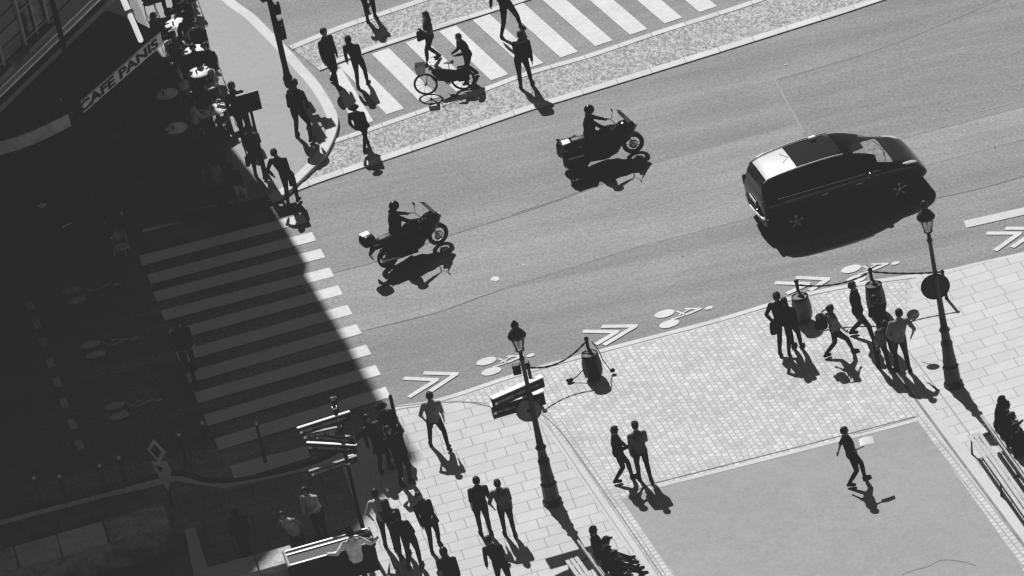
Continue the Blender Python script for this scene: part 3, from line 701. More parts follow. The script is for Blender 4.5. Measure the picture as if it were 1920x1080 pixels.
m, t_n, b_ = nodes_of('bar with added glow'); b_.inputs['Base Color'].default_value = (.8, .8, .8, 1); b_.inputs['Emission Color'].default_value = (1, 1, 1, 1); b_.inputs['Emission Strength'].default_value = .62  # emission added to make the bar bright inside the shade
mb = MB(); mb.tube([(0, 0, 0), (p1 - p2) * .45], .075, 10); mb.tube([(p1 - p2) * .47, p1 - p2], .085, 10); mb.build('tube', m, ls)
MB().box(((p1 - p2) * .46), (.24, .10, .24), rz=.4, ry=0).build('bracket', GREYP, ls)

# rounded awning at the left
rp = [G(x, y, 2.5) for x, y in ((-90, 306), (-40, 300), (0, 291), (35, 281), (65, 270), (95, 256), (120, 244), (134, 236))]
ra = empty('round_awning', (rp[3].x, rp[3].y, 0), 0, 'rounded awning with a curved plain cream valance at the left edge', 'awning')
o3 = Vector((rp[3].x, rp[3].y, 0)); mb = MB(); rg = [[q - o3, q - o3 + Vector((0, 0, .38))] for q in rp]; mb.rings([[(v[0].x, v[0].y, 2.5), (v[1].x, v[1].y, 2.9)] for v in rg], cap=False, closed=False); mb.build('valance', ROUNDV, ra)
mb = MB(); back = [a - d * (3.2 + 4.2 * (1 - i / 7)) for i in range(8)]
mb.rings([[(v[0].x, v[0].y, 2.9), ((v[0].x + b_.x - o3.x) / 2, (v[0].y + b_.y - o3.y) / 2, 3.35), (b_.x - o3.x, b_.y - o3.y, 3.6)] for v, b_ in zip(rg, back)], cap=False, closed=False)
mb.build('canopy', AWN, ra)
MB().tube([(v[0].x, v[0].y, 2.91) for v in rg], .022, 6).build('front_bar', GREYP, ra)
rg_ = rg[-1][0]; MB().tube([(rg_.x, rg_.y, 2.9), (rg_.x + .12, rg_.y - .08, 2.93)], .03, 6).build('arm_end', GREYP, ra)

# ================================================================ posts and signs
def lamp_post(base, H_, label):
    e = empty('street_lamp', base, 0, label, 'street lamp', 'old iron street lamps on the square')
    k = H_ / 5.2
    MB().lathe([(.24, 0), (.24, .10), (.20, .14), (.19, .5), (.21, .56), (.17, .62)], n=8, smooth=False).build('plinth', IRON, e)
    MB().lathe([(.155, .6), (.175, .7), (.15, .85), (.135, 1.1), (.15, 1.25), (.115, 1.32), (.10, 1.55), (.14, 1.62), (.09, 1.70), (.075, 2.2), (.065, 3.0 * k), (.085, 3.06 * k), (.055, 3.12 * k), (.05, 4.0 * k), (.075, 4.08 * k), (.045, 4.14 * k), (.045, 4.3 * k)], n=14).build('column', IRON, e)
    for q in range(8):
        an = 2 * PI * q / 8; MB().tube([(.135 * math.cos(an), .135 * math.sin(an), .86), (.115 * math.cos(an), .115 * math.sin(an), 1.2)], .018, 5).build('flute', IRON, e)
    z0 = 4.28 * k; l = empty('lantern', (0, 0, 0)); l.parent = e
    MB().lathe([(.05, z0), (.10, z0 + .03), (.115, z0 + .05), (.05, z0 + .06)], n=12).build('lantern_base', IRON, l)
    MB().lathe([(.10, z0 + .06), (.19, z0 + .42)], n=8, smooth=False, cap=False).build('glass', LAMPG, l)
    for q in range(4):
        an = PI / 4 + q * PI / 2; c, s_ = math.cos(an), math.sin(an); MB().tube([(.105 * c, .105 * s_, z0 + .05), (.195 * c, .195 * s_, z0 + .43)], .013, 5).build('glazing_bar', IRON, l)
    MB().ell((0, 0, z0 + .2), (.05, .05, .09)).build('bulb', WHITEM, l)
    MB().lathe([(.22, z0 + .42), (.235, z0 + .46), (.18, z0 + .55), (.12, z0 + .62), (.075, z0 + .66)], n=12).build('hood', IRON, l)
    MB().lathe([(.07, z0 + .66), (.10, z0 + .72), (.085, z0 + .80), (.04, z0 + .84), (.03, z0 + .9)], n=10).build('finial', IRON, l)
    return e, k
def hgt(base, ty):
    lo, hi = 0, 9
    for _ in range(30):
        m_ = (lo + hi) / 2
        if PX((base.x, base.y, m_))[1] > ty: lo = m_
        else: hi = m_
    return lo
lb1 = G(1036, 942, ZP); lb2 = G(1788, 722, ZP)
lamp_post(lb1, hgt(lb1, 597) - ZP, 'iron street lamp carrying two boxy direction boards, beside the cobbles')
lamp_post(lb2, hgt(lb2, 374) - ZP, 'iron street lamp carrying only a round disc, in front of the car')
def arrow_board(label, pole, px_a, px_b, zt, hgt_=.28, th=.13, group='direction boards'):
    """a box-section direction board fixed to a pole, top edge from pixel a to b at height zt"""
    A, B = G(*px_a, zt), G(*px_b, zt); dd = (B - A); dd.z = 0; Ln = dd.length; rz = math.atan2(dd.y, dd.x)
    e = empty('direction_board', (A.x, A.y, zt - hgt_), rz, label, 'sign', group)
    MB().box((Ln / 2, 0, hgt_ / 2), (Ln, th, hgt_)).build('board', DARKM, e)
    MB().box((Ln / 2, 0, hgt_ + .012), (Ln + .02, th + .02, .02)).build('top_edge', WHITEM, e)
    mb = MB(); rnd = random.Random(int(px_a[0])); x = .1
    while x < Ln - .15:
        w_ = rnd.uniform(.03, .06)
        if rnd.random() < .75: mb.box((x, -th / 2 - .005, hgt_ * .5), (w_ * .8, .006, rnd.uniform(.05, .10)))
        x += w_ + .015
    mb.box((Ln / 2, -th / 2 - .003, hgt_ * .5), (Ln - .2, .003, .018)); mb.build('worn_lettering', GREYP, e)
    MB().box((.06, -th / 2 - .006, hgt_ * .45), (.07, .008, .07)).build('pictogram', WHITEM, e)
    return e
def pole_z(base, y): return hgt(base, y)
arrow_board('upper boxy direction board on the lamp between the walkers and cobbles', lb1, (922, 747), (1016, 706), hgt(lb1, 722), .26, .14)
arrow_board('lower boxy direction board just above the round disc on the same lamp', lb1, (920, 761), (1018, 733), hgt(lb1, 748), .34, .16)
def disc(label, base, px, r, front='mid', name='road_sign', offs=-.07):
    zt = hgt(base, px[1]); c = G(px[0], px[1], zt)
    e = empty(name, (c.x, c.y, c.z), 0, label, 'sign')
    MB().lathe([(r, 0), (r, .02)], axis='Y', n=32, c=(0, offs, 0), smooth=False).build('plate', mat('sign plate ' + front, {'mid': .16, 'dark': .035}[front], .5, var=.1, scale=3), e)
    MB().lathe([(r + .012, 0), (r + .012, .03), (r - .01, .03), (r - .01, 0)], axis='Y', n=32, c=(0, offs - .004, 0), cap=False).build('rim', DARKM, e)
    MB().box((0, offs / 2, 0), (.1, .08, .1)).build('clamp', DARKM, e)
    return e
disc('round grey traffic disc under the boards on the lamp', lb1, (991, 767), .30, 'mid')
disc('round black disc on the lamp at the right, back of a traffic sign', lb2, (1753, 535), .345, 'dark')
c = G(978, 690, 3.7); e = empty('camera_box', c, 0, 'small dark box with an arm on the lamp above the boards', 'box')
MB().box((-.12, 0, 0), (.2, .16, .26), bev=.02).build('housing', BLACK, e); MB().box((.14, 0, .05), (.14, .14, .18), bev=.02).build('housing', BLACK, e); MB().tube([(-.12, 0, .1), (.14, 0, .1)], .02, 6).build('bracket', DARKM, e)

# finger post at the shade edge
fb = G(687, 1018, ZP)
e = empty('finger_post', fb, 0, 'thin dark pole of the crowded finger sign near the parapet', 'post')
Hf = hgt(fb, 746) - ZP
MB().lathe([(.11, 0), (.11, .06), (.055, .1), (.05, 1.2), (.045, Hf - .08)], n=12).build('pole', DARKM, e); MB().ell((0, 0, Hf - .03), (.055, .055, .06)).build('knob', GREYP, e)
for q in (.55, .83, .93): MB().lathe([(.065, Hf * q), (.065, Hf * q + .05)], n=12).build('collar', SILV, e)
for (pa, pb, ya, hh, lb) in (((558, 803), (655, 772), 778, .22, 'topmost white-edged finger board of the crowded sign'), ((566, 815), (640, 800), 800, .14, 'narrow finger board below the topmost one, seen edge on'), ((576, 830), (668, 835), 832, .22, 'white-edged finger board in the middle of the crowded sign'),
                             ((580, 884), (668, 855), 862, .17, 'lowest finger board of the crowded sign, short bright edge'), ((590, 812), (664, 820), 812, .2, 'dark finger board half hidden under the narrow one')):
    zt = hgt(fb, ya); o = arrow_board(lb, fb, pa, pb, zt, hh, .05, 'finger boards on the crowded sign')
    if 'lowest' in lb or 'narrow' in lb or 'half hidden' in lb:
        for ch in o.children:
            if ch.name.startswith('top_edge'): ch.data.materials[0] = GREYP
for (x, y, zt, lb) in ((627, 803, 3.25, 'white bracket lamp on the finger sign between its upper boards'), (657, 855, 2.45, 'white bracket clip on the finger sign above its lowest board')):
    MB_ = MB().box((0, 0, 0), (.2, .06, .05), bev=.015); o = MB_.build('bracket', WHITEM); o.location = G(x, y, zt); tag(o, lb, 'bracket')

# traffic signal masts
def signal_head(e, c, s_=1, yaw=0):
    h = MB().box(c, (.24 * s_, .26 * s_, .80 * s_), rz=yaw, bev=.03).build('signal_head', BLACK, e)
    for k in (-1, 0, 1):
        zc = c[2] + k * .25 * s_; o = Vector((0, -.13 * s_, 0)); o.rotate(Matrix.Rotation(yaw, 3, 'Z'))
        MB().lathe([(.095 * s_, 0), (.095 * s_, -.01)], axis='Y', n=14, c=(c[0] + o.x, c[1] + o.y, zc)).build('lens', mat('signal lens', .06, .2), h)
        MB().box((c[0] + o.x * 1.55, c[1] + o.y * 1.55, zc + .09 * s_), (.22 * s_, .16 * s_, .02), rz=yaw).build('visor', BLACK, h)
tb = G(541.7, 156, .12)
e = empty('traffic_signal', tb, 0, 'black traffic signal mast on the sunlit corner pavement behind the backpacker', 'traffic signal')
MB().lathe([(.14, 0), (.14, .2), (.10, .3), (.085, .5), (.075, 3.9)], n=12).build('mast', BLACK, e)
signal_head(e, (-.12, -.22, 3.25), 1.05, .35); signal_head(e, (.24, .1, 3.1), .8, 1.7)
MB().box((.15, -.12, 2.45), (.2, .2, .34), bev=.03).build('pedestrian_signal', BLACK, e); MB().box((.12, -.05, 1.75), (.24, .2, .62), bev=.04).build('control_box', BLACK, e)
for k in range(3): MB().box((.12, -.19, 1.55 + .2 * k), (.18, .10, .02)).build('visor', BLACK, e)
MB().tube([(-.12, -.2, 3.25), (0, 0, 3.25), (.24, .1, 3.1)], .03, 6).build('bracket', BLACK, e)
tb = G(208, 432, .12); Ht = 5.0
e = empty('mast', tb, 0, 'dark slender mast standing in the shade across the first letter of the awning', 'mast')
MB().lathe([(.16, 0), (.16, .3), (.09, .5), (.075, 2.5), (.07, 7.4)], n=12).build('pole', BLACK, e); MB().lathe([(.1, 4.5), (.1, 4.6)], n=12).build('collar', BLACK, e)
# square sign on kerb post
sb = G(497, 320, .12); e = empty('board_sign', sb, R(8), 'dark square board sign on a post, seen beside the terrace edge', 'sign')
Hs = hgt(sb, 190) - .12
MB().lathe([(.09, 0), (.09, .04), (.04, .06), (.04, Hs + .3)], n=10).build('post', DARKM, e)
MB().box((0, -.05, Hs), (.62, .09, .56)).build('panel', DARKM, e); MB().box((0, -.05, Hs + .295), (.64, .10, .012)).build('top_edge', GREYP, e); MB().box((.02, -.1, Hs), (.03, .03, .56)).build('centre_rib', BLACK, e)
# bollards
def bollard(p, h, label, m=BLACK, r=.055, white=False, group='pavement bollards'):
    e = empty('bollard', p, 0, label, 'bollard', group); MB().lathe([(r * 1.3, 0), (r * 1.3, .05), (r, .08), (r * .9, h - .08)], n=12).build('post', m, e)
    MB().ell((0, 0, h - .05), (r * .95, r * .95, .055)).build('cap', mat('worn white cap', .9, .3, var=.02) if white else m, e); return e
bollard(G(741.5, 785, ZP), .72, 'black bollard on the sunlit kerb just right of the crossing', r=.05)
for (x, y, h, lb) in ((76, 943, .8, 'shaded bollard with a pale cap, farthest left'), (124, 940, .8, 'shaded bollard with a pale cap, second from the left'), (199, 920, .8, 'shaded bollard with a white cap, left of the close pair'), (235, 905, .8, 'shaded bollard with a white cap, right of the close pair'), (347, 862, .8, 'shaded bollard beside the diamond sign'),
                      (385, 818, .45, 'low shaded bollard left of the crossing end'), (498, 866, 1.2, 'tall thin shaded post standing on the last crossing stripes'), (640, 798, .9, 'shaded post hidden behind the finger boards')):
    bollard(G(x, y, ZP), h, lb, m=mat('bollard paint toned as shade', .14, .6), white=True, r=.04 if h > 1 else .05)  # grey matched to the shaded ground so the posts sink into shade
# diamond priority sign
db_ = G(322, 946, ZP); e = empty('diamond_sign', db_, R(-35), 'pale diamond-shaped road sign on a leaning thin pole in the shade', 'sign')
Hd = hgt(db_, 848)
MB().tube([(0, 0, 0), (0, 0, Hd + .2)], .03, 8).build('pole', GREYP, e)
def diamond(zc, r, w_, m, nm, y): 
    MB().plate([(-r * w_, y, zc), (0, y, zc - r), (r * w_, y, zc), (0, y, zc + r)], .012).build(nm, m, e)
diamond(Hd - .02, .34, .8, WHITEM, 'diamond_plate', -.05); diamond(Hd - .02, .20, .8, BLACK, 'diamond_centre', -.068)
MB().plate([(-.24, -.05, Hd - .38), (-.12, -.05, Hd - .80), (.04, -.05, Hd - 1.25), (.30, -.05, Hd - .55), (.20, -.05, Hd - .30)], .012).build('lower_plate', WHITEM, e)
MB().plate([(-.12, -.07, Hd - .48), (-.02, -.07, Hd - .66), (.08, -.07, Hd - .5)], .01).build('lower_mark', BLACK, e)

# ================================================================ litter bags and chains
def bin_bag(p, label, H_=1.05, m=BAGG):
    e = empty('litter_bin', p, 0, label, 'litter bin', 'hooped litter bins with hanging bags')
    MB().lathe([(.14, 0), (.14, .03), (.045, .05), (.04, H_ + .25)], n=10, c=(0, .18, 0)).build('post', DARKM, e)
    MB().ell((0, .18, H_ + .30), (.06, .06, .07)).build('knob', DARKM, e)
    hoop = [(.20 * math.cos(t), .18 * math.sin(t) - .06, H_) for t in [2 * PI * k / 20 for k in range(21)]]
    MB().tube(hoop, .022, 6).build('hoop', DARKM, e)
    mb = MB(); rg = []
    for r_, zz in ((.20, H_), (.21, H_ * .88), (.235, H_ * .6), (.24, H_ * .3), (.22, H_ * .12), (.10, H_ * .05)):
        rg.append([(r_ * math.cos(t) * (1 + .06 * math.sin(6 * t + zz * 4)), -.06 + r_ * .9 * math.sin(t) * (1 + .06 * math.sin(5 * t)), zz) for t in [2 * PI * k / 24 for k in range(24)]])
    mb.rings(rg, cap=True); mb.build('bag', m, e)
    MB().box((0, .04, H_ + .02), (.1, .2, .03)).build('bracket', DARKM, e); return e
b1 = G(1114, 706, ZP); b2 = G(1507, 600, ZP); b3 = G(1646, 585, ZP)
BAGD = mat('dark filled bag', .03, .45, var=.3, scale=5, bump=.3)
e = bin_bag(b1, 'hooped litter bin with a dark bag at the cobbles edge, end of the long chain', m=BAGD, H_=.72)
g = MB().tube([(-.2, 0, .30), (-.4, -.03, .14), (-.56, -.02, .05)], .014, 6); g.ell((-.62, -.02, .06), (.10, .06, .055)); g.build('ground_stay', DARKM, e)
g = MB().tube([(.12, .1, .95), (.24, .05, .72), (.30, 0, .42), (.42, -.04, .14)], .014, 6); g.ell((.48, -.04, .09), (.07, .06, .06)); g.build('ground_stay', DARKM, e)
bin_bag(b2, 'hooped litter bin with a grey bag standing beside the pair of walkers', m=mat('grey filled bag', .10, .4, var=.3, scale=4, bump=.3), H_=.74)
bin_bag(b3, 'hooped litter bin hidden among the walking group near the right lamp', m=BAGD, H_=.85)
def chain(A, B, sag, label):
    e = empty('chain', (A + B) / 2, 0, label, 'chain', 'chains slung between the kerb posts'); n = 16
    pts = [A.lerp(B, k / n) - Vector((0, 0, sag * 4 * (k / n) * (1 - k / n))) - (A + B) / 2 for k in range(n + 1)]
    MB().tube(pts, [.028 if k % 2 else .018 for k in range(n + 1)], 6).build('links', DARKM, e)
kp1 = G(1002, 742, ZP); e = empty('kerb_post', kp1, 0, 'dark kerb post at the left end of the long chain, behind the lamp', 'post', 'kerb posts with chains')
MB().lathe([(.06, 0), (.045, .1), (.045, .85), (.07, .9), (.02, .98)], n=10).build('post', DARKM, e)
chain(kp1 + Vector((0, 0, .85)), b1 + Vector((-.02, .18, .95)), .25, 'long sagging chain from the lamp to the bin at the cobbles edge')
chain(b2 + Vector((0, .18, .95)), b3 + Vector((-.1, .18, 1.05)), .16, 'sagging chain behind the walking group')
kp2 = G(1775, 560, ZP); e = empty('kerb_post', kp2, 0, 'dark kerb post at the road edge by the right-hand disc', 'post', 'kerb posts with chains')
MB().lathe([(.05, 0), (.04, .1), (.04, .75), (.06, .8), (.02, .86)], n=10).build('post', DARKM, e)
chain(b3 + Vector((.05, .18, 1.08)), kp2 + Vector((0, 0, .8)), .05, 'nearly straight chain running from the hidden bin to the right-hand disc')
# ================================================================ parapet, stall, benches
def stone_wall(px, wd, h, label):
    A, B = G(*px[0], h + ZP), G(*px[1], h + ZP); dd = B - A; Ln = dd.length; rz = math.atan2(dd.y, dd.x)
    e = empty('parapet', (A.x, A.y, ZP), rz, label, 'wall', 'stone parapets in the shade')
    MB().box((Ln / 2, -wd / 2, h * .45), (Ln, wd * .82, h * .9)).build('wall', STONE, e)
    x = 0; rnd = random.Random(int(px[0][0]))
    while x < Ln - .1:
        l_ = min(rnd.uniform(.9, 1.7), Ln - x); MB().box((x + l_ / 2, -wd / 2, h - .08), (l_ - .02, wd, .2), bev=.03).build('coping_stone', layered('coping %d' % rnd.randint(0, 9999), rnd.uniform(.26, .55), [('noise', (1.6, 3, 2), .3, 0), ('noise', (12, 12, 12), .25, 0)], bump=.4), e); x += l_
    return e
stone_wall(((-60, 1050), (306, 945)), .80, 1.0, 'long low stone parapet at the lower left corner, in shade')
stone_wall(((362, 1072), (545, 1022)), .75, 1.0, 'short stone parapet left of the green book stall')
A_ = G(352, 992, .9); B_ = G(372, 1120, .2); e = empty('stair_flank', A_, 0, 'pale sloping stone slab between the two parapets', 'stone slab')
MB().plate([(0, 0, 0), (-.35 * .2, 0, 0), B_ - A_, B_ - A_ + Vector((.42, 0, 0)), (.18, 0, 0)][::-1], .1).build('slab', layered('flank stone', .45, [('noise', (6, 6, 6), .12, 0)]), e)
# book stall box on the parapet
A_ = G(530, 1030, 1.35); B_ = G(690, 985, 1.35); dd = B_ - A_; rz = math.atan2(dd.y, dd.x); Ln = dd.length
e = empty('book_stall', (A_.x, A_.y, 0), rz, 'long dark riverside book stall box with bright metal edges', 'stall')
MB().box((Ln / 2, -.35, .85), (Ln, .68, .75), bev=.02).build('box', mat('dark green box paint', .05, .5), e)
MB().box((Ln / 2, -.35, 1.25), (Ln + .06, .76, .06)).build('lid', mat('zinc lid', .03, .6), e)
for yy in (-.04, -.22, -.68): MB().box((Ln * .5, yy, 1.295), (Ln * .96, .045, .03)).build('edge_strip', SILV, e)
for xx in (.02, Ln - .02): MB().box((xx, -.35, 1.295), (.04, .72, .03)).build('edge_strip', GREYP, e)
for xx in (.2, Ln - .2): MB().box((xx, -.35, .24), (.12, .5, .48)).build('leg', STONE, e)

def bench(p, rz, Ln, label):
    e = empty('bench', p, rz, label, 'bench', 'slatted wooden benches')
    for k in range(5): MB().box((0, -.22 + k * .11, .45), (Ln, .085, .035), bev=.008).build('seat_slat', WOOD, e)
    for k in range(3): MB().box((0, .50 + k * .115, .45), (Ln, .095, .035), bev=.008).build('seat_slat', WOOD, e)
    for k in range(3): MB().box((0, .30 + k * .03, .60 + k * .13), (Ln, .045, .115), bev=.012, rx=-.45).build('back_slat', WOOD, e)
    for x in (-Ln / 2 + .15, 0, Ln / 2 - .15):
        MB().tube([(x, -.24, 0), (x, -.2, .41), (x, .26, .41), (x, .38, .9)], .028, 6).build('iron_frame', IRON, e); MB().tube([(x, .26, .41), (x, .74, .41), (x, .78, 0)], .028, 6).build('leg', IRON, e)
    return e
def bench_line(pa, pb, Ln, label, facing):
    """pa, pb: two photo points on the top of the backrest; the bench starts at pa"""
    A_, B_ = G(*pa, .9 + ZP), G(*pb, .9 + ZP); dd = B_ - A_; dd.z = 0; dd.normalize(); fw = Vector((-dd.y, dd.x, 0)) * facing
    c = A_ + dd * Ln / 2 + fw * .36; return bench(Vector((c.x, c.y, ZP)), math.atan2(fw.y, fw.x) + PI / 2, Ln, label)
be1 = bench_line((1840, 778), (1939, 918), 4.4, 'wooden slatted bench with seated people at the right edge', 1)
be2 = bench_line((1084, 1012), (1134, 1082), 2.6, 'wooden slatted bench at the bottom edge beside the foot of the lamp', 1)

# ================================================================ the people
P, I, K = person, {}, CL
ZS = .12
# corner pavement
o, i = P('person with a black backpack walking past the traffic signal mast', [(557, 256), (583, 268)], (553, 150), 60, ('fwd', 'hip'), 'black', 'black', z=ZS)
backpack(i, ZS, 'black backpack on the walker beside the traffic signal mast')
# corner pavement edge: group at the kerb
o, i = P('person in a dark coat walking behind the square board sign', [(455, 262), (472, 268)], (432, 158), -75, ('down', 'pocket'), 'black', 'black', z=ZS, style='long')
o, i = P('person in a grey patterned top with a bag, under the board sign', [(480, 330), (497, 338)], (465, 240), 80, ('down', 'hold'), 'midgrey', 'black', z=ZS, sleeves='short')
handbag(i, ZS, 'dark shoulder bag of the light-topped walker at the corner kerb', 0)
o, i = P('person in dark clothes with a shoulder bag standing at the tip of the corner kerb', [(541, 386), (559, 378)], (508, 285), 75, ('hip', 'down'), 'charcoal', 'black', z=.05, style='bun')
handbag(i, .05, 'black bag on the arm of the person at the kerb tip', 1, size=(.34, .14, .3), drop=.05)
# crossing at the top
P('tall person in a long dark suit striding on the left of the top crossing', [(622, 153), (634, 166)], (625, 48), -50, ('down', 'down'), 'black', 'black', lean=(0, -.02))
P('person in dark clothes close behind the suited one on the top crossing', [(672, 166), (690, 158)], (653, 74), 75, ('down', 'hold'), 'black', 'black', style='long')
P('person in a wide-brimmed hat and loose jacket walking off the corner kerb', [(684, 288), (690, 270)], (663, 200), 75, ('pocket', 'hold'), 'black', 'black', style='hat', topcol=CL['black'], coat=.12, build=1.15)
o, i = P('person in a pale patterned shirt holding up a phone, walking on the top crossing', [(803, 122), (826, 108)], (798, 28), 200, ('phone', 'down'), 'midgrey', 'charcoal', sleeves='short', style='long')
handbag(i, 0, 'dark bag hanging from the phone user on the top crossing', 0, size=(.26, .1, .3))
tag(MB().box((0, 0, 0), (.08, .015, .15), rx=.4, bev=.005).build('phone', GREYP), 'small phone held by the walker on the top crossing', 'phone').location = W(i, i['hands'][1], .03)
o, i = P('person in a black top bending over the handlebars of a pushed bicycle', [(876, 156), (896, 140)], (843, 64), 205, ('hold', 'hold'), 'black', 'black', build=1.05, lean=(.14, 0)); PUSH = i
o, i = P('person in black walking at the very top edge, head out of the frame', [(941, 72), (977, 52)], (930, -34), -60, ('down', 'back'), 'black', 'black')
o, i = P('person with a large black rucksack walking off the top crossing onto the cobbled band', [(978, 168), (998, 160)], (975, 66), 85, ('fwd', 'back'), 'black', 'black')
backpack(i, 0, 'large black rucksack on the walker at the cobbled band', size=(.36, .24, .52), side=.07)
P('person out of the frame whose shadow head falls on the top crossing', [(1108, -52), (1120, -44)], (1100, -150), -70, ('down', 'down'), 'black', 'black')
o, i = P('person pushing a bicycle at the top edge by the cobbled band', [(690, 40), (704, 33)], (668, -62), -80, ('hold', 'hold'), 'black', 'black'); PUSH2 = i

# right hand group on the cobbles
zz = ZP
G_ = 'people walking together past the litter bins'
o, i = P('person in black with a bag on the left shoulder, leftmost of the walking group', [(1463, 668), (1488, 652)], (1456, 556), 70, ('hip', 'down'), 'black', 'black', z=zz, style='bun')
handbag(i, zz, 'dark shopping bag on the leftmost walker of the group', 0, size=(.34, .16, .32), drop=.14)
P('person in black shoulder to shoulder with the bag carrier beside the grey bin', [(1480, 670), (1503, 652)], (1470, 565), 70, ('hold', 'down'), 'black', 'black', z=zz, build=1.05)
o, i = P('person in a grey T-shirt with a round backpack stepping beside the bins', [(1547, 672), (1600, 660)], (1563, 573), 10, ('back', 'fwd'), 'grey', 'black', z=zz, sleeves='short', style='bun', lean=(-.02, 0))
backpack(i, zz, 'round black backpack on the grey-shirted walker', size=(.34, .24, .36))
P('person in all black with long stride in the middle of the walking group', [(1595, 628), (1640, 645)], (1597, 532), -20, ('down', 'down'), 'black', 'black', z=zz, build=1.05)
P('person in black leaning together with another beside the hidden bin', [(1655, 648), (1672, 660)], (1640, 560), 100, ('hold', 'fwd'), 'black', 'black', z=zz, build=1.1)
P('small person in a dark grey T-shirt behind the hands-on-hips walker', [(1648, 690), (1668, 696)], (1660, 606), 90, ('down', 'down'), 'midgrey', 'black', z=zz, sleeves='short', H=1.5)
o, i = P('person in a pale grey T-shirt with elbows out, rightmost of the walking group', [(1683, 694), (1706, 698)], (1685, 588), 90, ('hip', 'hip'), 'grey', 'denim', z=zz, sleeves='short')
c = G(1712, 590, 1.12); e = empty('paddle', c, 0, 'small mottled round paddle held up beside the grey-shirted walker', 'paddle')
MB().lathe([(.02, -.012), (.15, -.012), (.16, 0), (.15, .012), (.02, .012)], axis='Y', n=20).build('disc', mat('mottled disc', .2, .5, var=.9, scale=14), e)
MB().tube([(-.02, 0, -.15), (-.16, .02, -.34)], .012, 6).build('stick', DARKM, e)

# square
P('left person of the arm-linked pair crossing from cobbles to tarmac', [(1153, 908), (1186, 896)], (1160, 805), 10, ('fwd', 'hold'), 'black', 'black', z=zz, lean=(.02, 0))
P('right person of the arm-linked pair, with a paler shirt side', [(1200, 900), (1222, 906)], (1191, 800), 95, ('down', 'hold'), 'midgrey', 'black', z=zz, style='cap', build=1.05)
i2 = P('lone person in dark clothes reading a white sheet on the square tarmac', [(1591, 914), (1622, 898)], (1583, 807), 0, ('back', 'hold'), 'black', 'black', z=zz, sleeves='short')[1]
hp = W(i2, i2['hands'][1], zz) + Vector((.1, 0, .05)); pp = MB(); pp.rings([[(-.16, -.04, -.02), (-.16, .18, .05)], [(0, -.02, .01), (0, .22, .07)], [(.18, 0, -.03), (.18, .22, .03)]], cap=False, closed=False); o = pp.build('paper_sheet', WHITEM); o.location = hp; tag(o, 'white sheet held open by the lone person on the tarmac', 'paper')
# bottom pavement
P('person in a grey T-shirt and dark trousers walking away alone below the kerb', [(808, 835), (842, 846)], (809, 741), 85, ('hip', 'down'), 'grey', 'charcoal', z=zz, sleeves='short', lean=(0, .03))
P('broad person in a dark shirt, left of the couple on the slabs', [(903, 1003), (921, 1004)], (893, 903), 92, ('down', 'down'), 'charcoal', 'black', z=zz, sleeves='short', build=1.12)
o, i = P('person in a dark grey T-shirt with a cross strap, right of the couple', [(948, 1004), (966, 1006)], (933, 908), 92, ('hip', 'down'), 'midgrey', 'black', z=zz, sleeves='short', style='bun')
P('person in black partly hidden by the shadow of the couple at the bottom', [(938, 1110), (962, 1116)], (917, 1012), 85, ('down', 'hold'), 'black', 'black', z=zz, build=1.1)
P('person in a dark open jacket walking down the slabs between shade and couple', [(810, 1034), (824, 1020)], (785, 930), -75, ('hold', 'fwd'), 'charcoal', 'black', z=zz, coat=.12, style='short')
P('person with round dark hair at the bottom edge, body cut by the frame', [(850, 1136), (866, 1140)], (832, 1036), 85, ('hold', 'down'), 'charcoal', 'black', z=zz, style='long')
P('person in a light checked shirt at the edge of the shade below the finger sign', [(724, 1026), (742, 1030)], (704, 926), 88, ('hip', 'down'), 'light', 'black', z=zz, sleeves='short')
o, i = P('person in dark clothes with a pale bag close behind the checked shirt', [(768, 1066), (790, 1062)], (737, 966), 80, ('hold', 'hip'), 'black', 'charcoal', z=zz)
handbag(i, zz, 'pale bag of the dark walker behind the checked shirt', 0, m='light', size=(.2, .1, .26), drop=.1)
P('person in a sun hat and dark coat at the very edge of the building shade', [(742, 862), (757, 856)], (714, 762), -60, ('hold', 'down'), 'black', 'black', z=zz, style='hat', topcol=CL['black'], coat=.2)
P('person in a brown-grey dress walking in the shade beside the finger boards', [(714, 884), (731, 876)], (688, 784), -60, ('down', 'down'), 'midgrey', 'midgrey', z=zz, coat=.30, style='long')
# shade
P('person in a pale sleeveless top, left of the book stall', [(560, 1052), (575, 1050)], (524, 966), 265, ('hip', 'hip'), 'light', 'black', z=zz, sleeves='none')
P('person in a pale jacket sleeve standing right of the pale-shouldered one', [(600, 1010), (612, 1006)], (572, 920), 250, ('hold', 'down'), 'light', 'black', z=zz, style='long')
P('dark-clothed person standing alone in the deep shade near the parapet', [(458, 1046), (468, 1048)], (440, 962), 90, ('down', 'down'), 'black', 'black', z=zz)
P('person in a white top spreading both arms over the book stall', [(674, 1112), (692, 1108)], (647, 1003), 100, ('out', 'out'), 'white', 'black', z=zz, lean=(.1, 0))
P('person with bare pale shoulders in shade beside the terrace', [(418, 408), (430, 400)], (384, 300), 95, ('down', 'down'), 'grey', 'charcoal', z=ZS, sleeves='none')
P('person in dark clothes carrying a white wrap in shade beside the terrace', [(448, 392), (462, 386)], (428, 318), 60, ('hold', 'down'), 'black', 'light', z=ZS, shorts=True)
P('dark-clothed person walking in the shade toward the signal mast', [(246, 330), (258, 336)], (222, 232), 20, ('fwd', 'back'), 'black', 'black', z=ZS)

